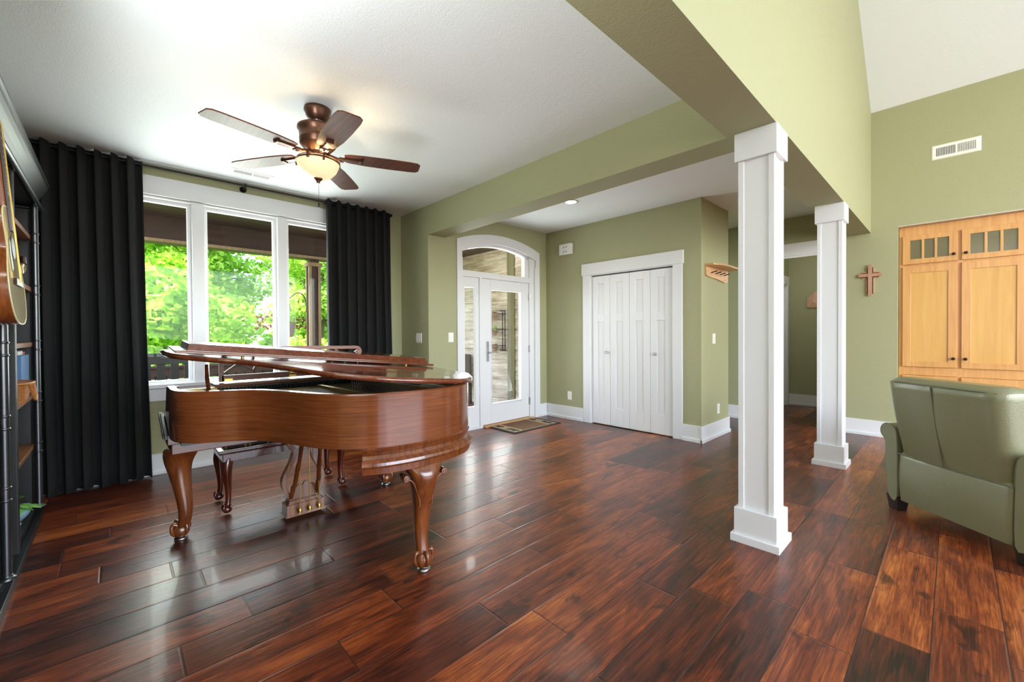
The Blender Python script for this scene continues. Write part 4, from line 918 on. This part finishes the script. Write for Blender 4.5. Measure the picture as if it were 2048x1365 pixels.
for ci, (a, b) in enumerate(cols):
    z0, z1 = 2.0, 2.322; m = MB(); yk = YK-.021; st_ = .062; rl = .055
    m.box(a, yk, z0, a+st_, YK-.001, z1).box(b-st_, yk, z0, b, YK-.001, z1).box(a+st_, yk, z0, b-st_, YK-.001, z0+rl).box(a+st_, yk, z1-rl, b-st_, YK-.001, z1)
    iw = (b-a-2*st_); 
    for q in (1, 2): xm = a+st_+iw*q/3; m.box(xm-.010, yk+.002, z0+rl, xm+.010, YK-.002, z1-rl)
    d = m.build('glass_door', 'maple', cb, .0015)
    MB().box(a+st_-.003, YK-.012, z0+rl-.003, b-st_+.003, YK-.009, z1-rl+.003).build('door_glass', 'cabglass', d)
    kx = b-.028 if ci == 0 else a+.030
    MB().lathe([(.006, 0), (.006, -.012), (.015, -.018), (.016, -.024), (.008, -.030)], (kx, yk, z0+.07), 16, 'y').build('knob', 'knob', d)
    z0, z1 = .838, 1.972; m = MB(); rl = .075
    m.box(a, yk, z0, a+st_+.006, YK-.001, z1).box(b-st_-.006, yk, z0, b, YK-.001, z1).box(a+st_+.006, yk, z0, b-st_-.006, YK-.001, z0+.06).box(a+st_+.006, yk, z1-rl, b-st_-.006, YK-.001, z1)
    d = m.build('cabinet_door', 'maple', cb, .0015)
    MB().box(a+st_+.004, YK-.013, z0+.058, b-st_-.004, YK-.004, z1-rl+.002).build('door_panel', 'maplepanel', d)
    MB().lathe([(.006, 0), (.006, -.012), (.015, -.018), (.016, -.024), (.008, -.030)], (kx, yk, z0+.10), 16, 'y').build('knob', 'knob', d)
    for z0, z1 in ((.56, .738), (.33, .52), (.11, .315)):
        d = MB().box(a-.0, yk, z0, b, YK-.001, z1).build('drawer', 'maple', cb, .002)
        MB().lathe([(.006, 0), (.006, -.012), (.015, -.018), (.016, -.024), (.008, -.030)], ((a+b)/2, yk, (z0+z1)/2), 16, 'y').build('knob', 'knob', d)

# ================================================================== WALL ITEMS
# cross
cx_, cz_ = -.688, 1.905
cr_ = thing('wall_cross', (cx_, YR-.02, cz_), 'layered wooden cross hanging on the green wall', 'cross')
def crs(hw, up, dn, arm_, y0, y1): return MB().box(cx_-hw, y0, cz_-dn, cx_+hw, y1, cz_+up).box(cx_-arm_, y0, cz_-hw, cx_-hw, y1, cz_+hw).box(cx_+hw, y0, cz_-hw, cx_+arm_, y1, cz_+hw)
crs(.040, .085, .215, .075, YR-.010, YR-.002).build('back_layer', 'lightwood', cr_, .001)
crs(.028, .090, .222, .080, YR-.017, YR-.010).build('dark_layer', 'blackpaint', cr_, .001)
crs(.019, .125, .245, .105, YR-.027, YR-.017).build('front_layer', 'crossred', cr_, .001)
# high wall register
def register(name, loc, label, L_, H_, place):
    th = thing(name, loc, label, 'vent')
    m = MB().add([place(*p) for p in [(-L_/2, -H_/2, 0), (L_/2, -H_/2, 0), (L_/2, H_/2, 0), (-L_/2, H_/2, 0), (-L_/2+.008, -H_/2+.008, .006), (L_/2-.008, -H_/2+.008, .006), (L_/2-.008, H_/2-.008, .006), (-L_/2+.008, H_/2-.008, .006)]], [(0, 1, 5, 4), (1, 2, 6, 5), (2, 3, 7, 6), (3, 0, 4, 7), (4, 5, 6, 7), (0, 1, 2, 3)])
    m.build('vent_plate', 'plastic', th)
    ms = MB(); nn = 24
    for i in range(nn):
        x = -L_/2+.035+(L_-.07)*(i+.5)/nn
        if i == nn//2: continue
        q = .0028 if i < nn/2 else .0020
        ms.add([place(*p) for p in [(x-q, -H_/2+.032, .0062), (x+q, -H_/2+.032, .0062), (x+q, H_/2-.032, .0062), (x-q, H_/2-.032, .0062), (x-q, -H_/2+.032, .0075), (x+q, -H_/2+.032, .0075), (x+q, H_/2-.032, .0075), (x-q, H_/2-.032, .0075)]], [(0, 3, 2, 1), (4, 5, 6, 7), (0, 1, 5, 4), (1, 2, 6, 5), (2, 3, 7, 6), (3, 0, 4, 7)])
    ms.build('slots', 'slot', th)
register('wall_vent', (.003, YR, 3.18), 'white louvred vent high on the green wall above the cabinets', .365, .152, lambda x, y, z: (.003+x, YR-z, 3.18+y))
register('ceiling_vent', (-4.522, .948, ZC), 'white louvred vent in the ceiling between fan and window', .355, .135, lambda x, y, z: (-4.522+y, .948+x, ZC-z))
# alarm
al = thing('door_chime', (-3.85, YC, 2.445), 'white plastic chime box high on the wall above the closet corner', 'door chime')
MB().box(-3.962, YC-.045, 2.368, -3.74, YC, 2.522).box(-3.975, YC-.03, 2.38, -3.962, YC, 2.505).build('chime_case', 'plastic', al, .006)
for dx in (-.022, .022):
    for dz in (-.035, .03): MB().box(-3.852+dx-.005, YC-.0465, 2.445+dz-.013, -3.852+dx+.005, YC-.0445, 2.445+dz+.013).build('chime_slot', 'slot', al)
def plate(name, label, cat, loc, normal, w_, h_, kind):
    th = thing(name, loc, label, cat); x, y, z = loc
    def bx_(m, u0, u1, z0, z1, d0, d1):
        if normal == 'x': m.box(x+d0, y+u0, z+z0, x+d1, y+u1, z+z1)
        else: m.box(x+u0, y-d1, z+z0, x+u1, y-d0, z+z1)
        return m
    bx_(MB(), -w_/2, w_/2, -h_/2, h_/2, 0, .006).build('cover_plate', 'plastic', th, .002)
    if kind[0] == 's':
        n_ = int(kind[1])
        for i in range(n_): c_ = (i-(n_-1)/2)*.046; bx_(MB(), c_-.016, c_+.016, -.033, .033, .0062, .010).build('rocker', 'plastic', th, .001)
    else:
        for zz in (-.02, .02):
            o = bx_(MB(), -.016, .016, zz-.014, zz+.014, .0062, .0085).build('receptacle', 'plastic', th, .001)
            m = MB(); bx_(m, -.008, -.006, zz-.003, zz+.007, .0086, .0092); bx_(m, .005, .007, zz-.003, zz+.007, .0086, .0092); m.build('slots', 'slot', o)
plate('light_switch', 'white triple light switch on the shaded return wall right of the curtain', 'switch', (-4.465, YP, 1.19), 'y', .125, .118, 's3')
plate('light_switch', 'white light switch on the pale green wall just left of the front door', 'switch', (XD, 2.995, 1.195), 'x', .075, .118, 's1')
plate('light_switch', 'white light switch on the closet side wall below the coat rack', 'switch', (XCC, 5.10, 1.165), 'x', .082, .118, 's1')
plate('wall_outlet', 'white outlet on the wall left of the closet doors', 'outlet', (-3.81, YC, .34), 'y', .072, .118, 'o')
plate('wall_outlet', 'white outlet low on the closet side wall', 'outlet', (XCC, 5.235, .325), 'x', .072, .118, 'o')
# coat rack
rk = thing('coat_rack', (XCC, 5.15, 1.95), 'light wooden coat rack shelf with dark pegs on the closet side wall', 'coat rack')
MB().prism([(4.842, 1.992), (5.50, 1.992), (5.50, 1.85), (5.40, 1.838), (5.15, 1.865), (4.95, 1.872), (4.842, 1.885)], 'x', XCC, XCC+.02).build('back_board', 'lightwood', rk, .002)
MB().prism([(XCC, 5.53), (XCC, 4.835), (XCC+.10, 4.835), (XCC+.15, 4.95), (XCC+.165, 5.15), (XCC+.155, 5.35), (XCC+.16, 5.53)], 'z', 1.992, 2.012).build('shelf_board', 'lightwood', rk, .002)
for y in (4.98, 5.11, 5.24, 5.36): MB().tube([(XCC+.02, y, 1.925), (XCC+.085, y, 1.938)], .006, 8).build('peg', 'blackmetal', rk)
# hall shelf / art
ha = thing('wall_art', (-1.60, 8.35, 1.72), 'faceted copper toned wall art in the back hall, partly behind a column', 'wall art')
MB().add([(-1.68, 8.358, 1.637), (-1.46, 8.358, 1.637), (-1.46, 8.358, 1.86), (-1.57, 8.358, 1.90), (-1.68, 8.358, 1.787), (-1.68, 8.33, 1.637), (-1.46, 8.33, 1.637), (-1.46, 8.33, 1.86), (-1.57, 8.33, 1.90), (-1.68, 8.33, 1.787), (-1.60, 8.315, 1.735)],
         [(0, 1, 2, 3, 4), (0, 1, 6, 5), (1, 2, 7, 6), (2, 3, 8, 7), (3, 4, 9, 8), (4, 0, 5, 9), (5, 6, 10), (6, 7, 10), (7, 8, 10), (8, 9, 10), (9, 5, 10)]).build('facets', 'copper', ha)
# recessed light in the entry
rl_ = thing('recessed_light', (-3.03, 3.815, ZC), 'lit recessed downlight in the entry ceiling', 'light')
MB().lathe([(.062, 0), (.085, -.001), (.088, -.004), (.062, -.006)], (-3.03, 3.815, ZC), 36, cap=False).build('trim_ring', 'plastic', rl_)
MB().lathe([(.0, -.003), (.062, -.003), (.062, -.001), (.0, -.001)], (-3.03, 3.815, ZC), 36).build('lens', 'lens', rl_)
light('downlight', 'SPOT', (-3.03, 3.815, ZC-.03), 16, (1, .93, .82), (0, 0, 0), spot_size=radians(150), spot_blend=.8, shadow_soft_size=.3)
# unseen torchiere, added only to brighten the ceilings
f2 = thing('added_floor_lamp', (-1.22, -.52, 0), 'added unseen bronze torchiere floor lamp brightening the ceiling from the near end of the bookshelf', 'floor lamp')
MB().lathe([(.0, 0), (.13, 0), (.13, .012), (.04, .035), (.016, .05)], (-1.22, -.52, 0), 28).build('base', 'bronze', f2)
MB().tube([(-1.22, -.52, .04), (-1.22, -.52, 1.70)], .013, 12).build('pole', 'bronze', f2)
MB().lathe([(.02, 1.68), (.09, 1.70), (.14, 1.76), (.17, 1.83), (.165, 1.83), (.135, 1.77), (.085, 1.715), (.01, 1.70)], (-1.22, -.52, 0), 32).build('lamp_shade', 'bronze', f2)
light('ceiling_fill_spot', 'SPOT', (-1.22, -.52, 1.80), 145, (.97, 1, .99), (radians(180), 0, 0), spot_size=radians(172), spot_blend=.3, shadow_soft_size=.10)
light('porch_fill', 'POINT', (-5.3, 4.1, 2.5), 30, (1, .97, .93), shadow_soft_size=.15)  # added light without a fixture, lifts the siding under the porch
light('hall_fill', 'POINT', (-1.35, 7.3, 2.2), 9, (1, .97, .92), shadow_soft_size=.5)  # added fill for the dark back hall, no fixture modelled
# ================================================================== DOORMAT
mt = thing('doormat', (-4.02, 4.005, 0), 'woven doormat with bears and dark border before the front door', 'doormat')
mx0, mx1, my0, my1 = -4.335, -3.715, 3.555, 4.445
MB().box(mx0, my0, .0005, mx1, my1, .008).build('border', 'rugdark', mt, .002)
MB().box(mx0+.045, my0+.045, .008, mx1-.045, my1-.045, .0095).build('field', 'rugtan', mt)
m = MB().box(mx0+.06, my0+.21, .0095, mx1-.06, my1-.21, .0105); m.build('medallion', 'rugbrown', mt)
bear = [(-.085, -.0), (-.08, .035), (-.05, .055), (-.01, .052), (.03, .056), (.06, .050), (.07, .062), (.085, .055), (.105, .035), (.10, .022), (.08, .018), (.07, -.0), (.07, -.035), (.045, -.035), (.04, -.008), (.0, -.008), (-.04, -.005), (-.045, -.035), (-.075, -.035), (-.07, -.008)]
for xc, yc, s_ in ((-4.17, 3.66, 1), (-3.88, 3.66, 1), (-4.17, 4.34, -1), (-3.88, 4.34, -1)):
    MB().prism([(xc+p[0], yc+s_*p[1]) for p in bear], 'z', .0095, .0108).build('bear_figure', 'rugbear', mt)

# ================================================================== OUTSIDE
DZ = -.12
struct(MB().box(-40, -30, -2.6, XW-.4, 40, -2.5), 'ground_lawn', 'grass')
def boards(mb, x0, y0, x1, y1, z0, z1, step, along='x'):
    if along == 'x':
        y = y0
        while y < y1-.01: mb.box(x0, y, z0, x1, min(y+step-.006, y1), z1); y += step
    else:
        x = x0
        while x < x1-.01: mb.box(x, y0, z0, min(x+step-.006, x1), y1, z1); x += step
    return mb
struct(boards(MB(), -7.35, -2.5, XW-.165, YP, DZ-.04, DZ, .14, 'y'), 'porch_deck', 'deck')
struct(boards(MB(), -9.5, YP, XD-.165, 5.21, DZ-.04, DZ, .14, 'y'), 'porch_deck_entry', 'deck')
struct(boards(MB(), -7.3, -2.5, XW-.165, 5.2, 2.80, 2.83, .19, 'y').box(-7.3, -2.5, 2.832, -4.2, 5.3, 2.87), 'porch_ceiling', 'porchwood')
struct(MB().box(-7.26, -2.5, 2.50, -7.14, 5.0, 2.80).box(-7.30, -2.5, 2.455, -7.10, 5.0, 2.50), 'porch_beam', 'porchwood', .003)
struct(MB().box(-7.10, -2.5, 2.458, -7.085, 5.0, 2.498), 'trim_5', 'porchtan')
# porch posts
for i, (yy, lab) in enumerate(((2.36, 'brown porch post with tan corner boards seen beside the right curtain'), (-1.6, 'brown porch post hidden left of the curtain'))):
    po = thing('porch_post', (-7.2, yy, DZ), lab, 'post')
    MB().box(-7.27, yy-.07, DZ, -7.13, yy+.07, 2.455).build('post_core', 'porchwood', po)
    for sx in (-1, 1):
        for sy in (-1, 1): MB().box(-7.2+sx*.07-.02, yy+sy*.07-.02, DZ, -7.2+sx*.07+.02, yy+sy*.07+.02, 2.40).build('corner_board', 'porchtan', po)
    MB().box(-7.31, yy-.11, 2.34, -7.09, yy+.11, 2.40).build('post_cap', 'porchtan', po)
# railing
rg_ = thing('porch_railing', (-7.2, .3, DZ), 'brown porch railing with thin black balusters beyond the window', 'railing')
MB().box(-7.24, -1.5, .66, -7.19, 2.27, .80).box(-7.28, -1.5, .80, -7.14, 2.27, .835).build('top_rail', 'porchwood', rg_, .003)
MB().box(-7.23, -1.5, -.06, -7.19, 2.27, -.02).build('bottom_rail', 'porchwood', rg_)
for i in range(33): MB().box(-7.19, -1.42+i*.112, -.06, -7.175, -1.405+i*.112, .70).build('baluster', 'blackmetal', rg_)
# porch bench with black slat back
pb = thing('porch_bench', (-5.95, .1, DZ), 'black slat-backed porch bench outside the left window pane', 'bench')
MB().box(-5.965, -.55, .925, -5.925, .655, 1.045).build('top_board', 'blackmatte', pb, .004)
for i in range(10): MB().box(-5.955, -.50+i*.118, .34, -5.935, -.43+i*.118, .93).build('back_slat', 'blackmatte', pb)
MB().box(-5.965, -.55, .28, -5.925, .655, .36).build('lower_rail', 'blackmatte', pb, .003)
MB().box(-6.42, -.55, .30, -5.93, .655, .335).build('seat', 'blackmatte', pb, .004)
for x in (-6.40, -5.965):
    for y in (-.55, .61): MB().box(x, y, DZ, x+.045, y+.045, .30 if x < -6.2 else 1.0).build('leg', 'blackmatte', pb)
for y in (-.55, .61): MB().box(-6.42, y, .52, -5.93, y+.045, .55).build('arm', 'blackmatte', pb, .003)
# hanging basket on a shepherd hook fixed on the railing
hx, hy = -7.42, 2.02
hp = thing('hanging_planter', (hx, hy, 1.2), 'hanging grey planter of trailing magenta flowers on a black hook outside', 'planter')
m = MB()
m.tube(crom([(hx+.16, 2.27, 1.60), (hx+.14, 2.265, 1.80), (hx+.10, 2.22, 1.90), (hx+.06, 2.14, 1.91), (hx, 2.03, 1.80), (hx-.02, 1.98, 1.80), (hx-.03, 1.96, 1.83)], 5), .008, 6); m.build('hook', 'blackmetal', hp)
m = MB()
for a in (0, 120, 240): m.tube([(hx, 2.0, 1.80), (hx+.12*cos(radians(a)), 2.0+.12*sin(radians(a)), 1.46)], .003, 5)
m.build('chains', 'blackmetal', hp)
MB().lathe([(.10, 0), (.115, .02), (.15, .22), (.155, .24), (.14, .24), (.05, .2)], (hx, 2.0, 1.20), 24).build('pot', 'greypot', hp)
random.seed(12)
def leaves(m, cx, cy, cz, rx, ry, rz, n_, s0, s1, shell=.35):
    for _ in range(n_):
        while True:
            a, b, c_ = random.uniform(-1, 1), random.uniform(-1, 1), random.uniform(-1, 1); r = sqrt(a*a+b*b+c_*c_)
            if shell < r <= 1: break
        p = Vector((cx+a*rx, cy+b*ry, cz+c_*rz)); s_ = random.uniform(s0, s1)
        u_ = Vector((random.gauss(0, 1), random.gauss(0, 1), random.gauss(0, .6))).normalized(); v_ = u_.cross(Vector((random.gauss(0, 1), random.gauss(0, 1), random.gauss(0, 1)))).normalized()
        b0 = len(m.v); m.v += [tuple(p-u_*s_), tuple(p+v_*s_*.55), tuple(p+u_*s_), tuple(p-v_*s_*.55)]; m.f.append((b0, b0+1, b0+2, b0+3)); m.sm.append(False)
m = MB(); leaves(m, hx, 2.0, 1.50, .20, .30, .10, 420, .015, .03, 0); leaves(m, hx, 2.0, 1.65, .08, .08, .12, 120, .015, .025, 0); leaves(m, hx, 2.32, 1.48, .10, .16, .12, 160, .015, .025, 0); m.build('foliage', 'leafC', hp)
m = MB()
for i in range(80):
    m.ball((hx+random.uniform(-.12, .2), 2.0+random.choice((-1, 1))*random.uniform(.12, .42), 1.43+random.uniform(-.10, .12)), random.uniform(.012, .02), 6, 4)
m.build('flowers', 'flower', hp)
# siding wall beyond the front door
YS = 5.20
m = MB(); z = DZ; random.seed(3)
while z < 2.8:
    h_ = random.choice((.17, .19, .18)); 
    for (x0, x1) in ((-9.5, -5.56), (-5.38, -4.42)):
        xx = x0
        m.add([(x0, YS-.028, z), (x1, YS-.028, z), (x1, YS-.006, z+h_), (x0, YS-.006, z+h_), (x0, YS+.02, z), (x1, YS+.02, z), (x1, YS+.02, z+h_), (x0, YS+.02, z+h_)], [(0, 1, 2, 3), (0, 1, 5, 4), (0, 4, 7, 3), (1, 2, 6, 5), (4, 5, 6, 7), (2, 3, 7, 6)])
    z += h_
struct(m, 'wall_siding', 'siding')
struct(MB().box(-5.56, YS-.05, DZ, -5.38, YS+.03, 2.8), 'trim_6', 'cornerb', .004)
struct(MB().box(XD-.26, YB+.1, DZ, XD-.161, 3.10, 2.8).box(XD-.26, 4.62, DZ, XD-.161, YS-.03, 2.8), 'wall_front_outside', 'siding')
# wall planter rack with clay pots
pr_ = thing('planter_rack', (-5.9, YS-.06, .9), 'black metal wall rack holding three rows of clay pots outside the front door', 'plant rack')
m = MB()
for x in (-6.22, -5.665, -5.60): m.box(x-.006, YS-.075, .93, x+.006, YS-.06, 1.66)
for z in (1.02, 1.32, 1.60): m.box(-6.25, YS-.078, z-.006, -5.60, YS-.070, z+.006)
m.box(-5.72, YS-.09, .925, -5.60, YS-.05, .945).box(-5.72, YS-.09, 1.645, -5.60, YS-.05, 1.66)
m.build('rack', 'blackmetal', pr_)
rows = ['top', 'middle', 'bottom']; colsn = ['leftmost', 'middle', 'right']
for ri, z in enumerate((1.60, 1.31, 1.02)):
    for cj, x in enumerate((-6.15, -5.96, -5.78)):
        pt = thing('clay_pot', (x, YS-.15, z), 'clay pot %s in the %s row of the rack outside the front door' % (colsn[cj], rows[ri]), 'pot', 'clay pots on the wall rack')
        rt = radians(24)
        def tl(v, x=x, z=z):
            y_, z_ = v.y, v.z; return Vector((x+v.x+z_*.35, YS-.15+y_*cos(rt)-z_*.25, z+z_*cos(rt)+y_*.0))
        MB().lathe([(.038, -.12), (.058, -.02), (.066, -.02), (.068, .0), (.055, .0), (.04, -.03)], (0, 0, 0), 16).build('pot', 'terracotta', pt, xf=tl)
        m = MB(); leaves(m, 0, 0, .012 if ri != 1 else .03, .05, .05, .02 if ri != 1 else .04, 60, .012, .022, 0); m.build('foliage', 'leafC' if ri == 1 else 'bark', pt, xf=tl)
# porch chair seen by the sidelight
pc = thing('porch_chair', (-6.85, 4.9, DZ), 'dark brown porch chair seen through the sidelight of the front door', 'chair')
MB().box(-6.95, 4.98, .32, -6.45, 5.03, .84).build('backrest', 'porchwood', pc, .02)
MB().box(-6.95, 4.55, .26, -6.45, 5.0, .32).build('seat', 'porchwood', pc, .01)
for x in (-6.95, -6.50):
    for y in (4.55, 4.98): MB().box(x, y, DZ, x+.05, y+.05, .28).build('leg', 'porchwood', pc)
# neighbouring branch / foliage: individual trees
TR = [(-12.8, .1, 2.9, 2.0, 'leafA', 'bright green leafy tree beyond the left window pane', 17000, .055, .11),
      (-13.2, 4.5, 2.6, 2.1, 'leafB', 'pale spring tree beyond the middle window pane', 17000, .05, .10),
      (-18.0, -3.2, 3.8, 2.6, 'leafC', 'deep green tree far left beyond the window', 6000, .14, .24),
      (-18.5, 2.3, 4.2, 2.8, 'leafB', 'tall pale tree in the gap between the two nearest trees', 14000, .08, .14),
      (-18.0, 8.0, 3.8, 2.7, 'leafA', 'broad bright tree far right beyond the window', 8000, .14, .24),
      (-27.0, -7.5, 5.0, 4.4, 'leafA', 'very far bright tree at the left edge of the window view', 6000, .25, .38),
      (-27.0, 1.2, 5.5, 4.6, 'leafC', 'very far deep green tree behind all the others', 9000, .25, .4),
      (-27.0, 10.0, 5.5, 4.6, 'leafC', 'very far deep green tree at the right edge of the window view', 9000, .25, .4)]
random.seed(21)
for (x, y, z, r, mt_, lab, n_, s0, s1) in TR:
    tr_ = thing('leafy_tree', (x, y, -2.5), lab, 'tree', 'trees beyond the porch')
    m = MB(); m.tube(crom([(x, y, -2.5), (x+.1, y-.1, -.5), (x-.1, y+.1, z-.5), (x+.1, y, z+r*.7)], 3), [.14]*5+[.10]*3+[.05]*2, 8)
    for k in range(9):
        a = random.uniform(0, 2*pi); zz = random.uniform(-.6, z); L_ = r*random.uniform(.5, .9); m.tube([(x, y, zz), (x+cos(a)*L_*.5, y+sin(a)*L_*.5, zz+L_*.25), (x+cos(a)*L_, y+sin(a)*L_, zz+L_*.65)], [.05, .03, .01], 5)
    m.build('trunk', 'bark', tr_)
    m = MB()
    for k in range(16):
        a = random.uniform(0, 2*pi); rr = r*random.uniform(.1, .68); zz = z+random.uniform(-1.0, .75)*r*1.15
        br = r*random.uniform(.34, .5); leaves(m, x+cos(a)*rr, y+sin(a)*rr, zz, br, br, br*.72, n_//16, s0, s1, .45)
    m.build('crown', mt_, tr_)
SH = [(-10.0, -1.9, -1.1, 1.1), (-10.0, .4, -1.1, 1.1), (-10.0, 2.7, -1.0, 1.1), (-10.0, 5.0, -1.1, 1.1), (-11.0, 7.6, -.9, 1.3), (-15.9, 1.4, -1.3, 1.1), (-15.9, 6.6, -1.3, 1.1)]
nm = ['left end of the row beyond the railing', 'second from the left beyond the railing', 'middle of the row beyond the railing', 'second from the right beyond the railing', 'right end of the row beyond the railing', 'in the back row on the left', 'in the back row on the right']
for i, (x, y, z, r) in enumerate(SH):
    s_ = thing('green_shrub', (x, y, -2.5), 'bright green shrub '+nm[i], 'shrub', 'shrubs beyond the porch railing')
    m = MB(); m.tube([(x, y, -2.5), (x, y, z)], .05, 6); m.build('stem', 'bark', s_)
    m = MB()
    for k in range(7):
        a = random.uniform(0, 2*pi); rr = r*.55*random.random(); leaves(m, x+cos(a)*rr, y+sin(a)*rr, z+random.uniform(-.7, .5)*r, r*.6, r*.6, r*.5, 420, .06, .11, .4)
    m.build('foliage', ['leafA', 'leafB', 'leafC'][i % 3], s_)
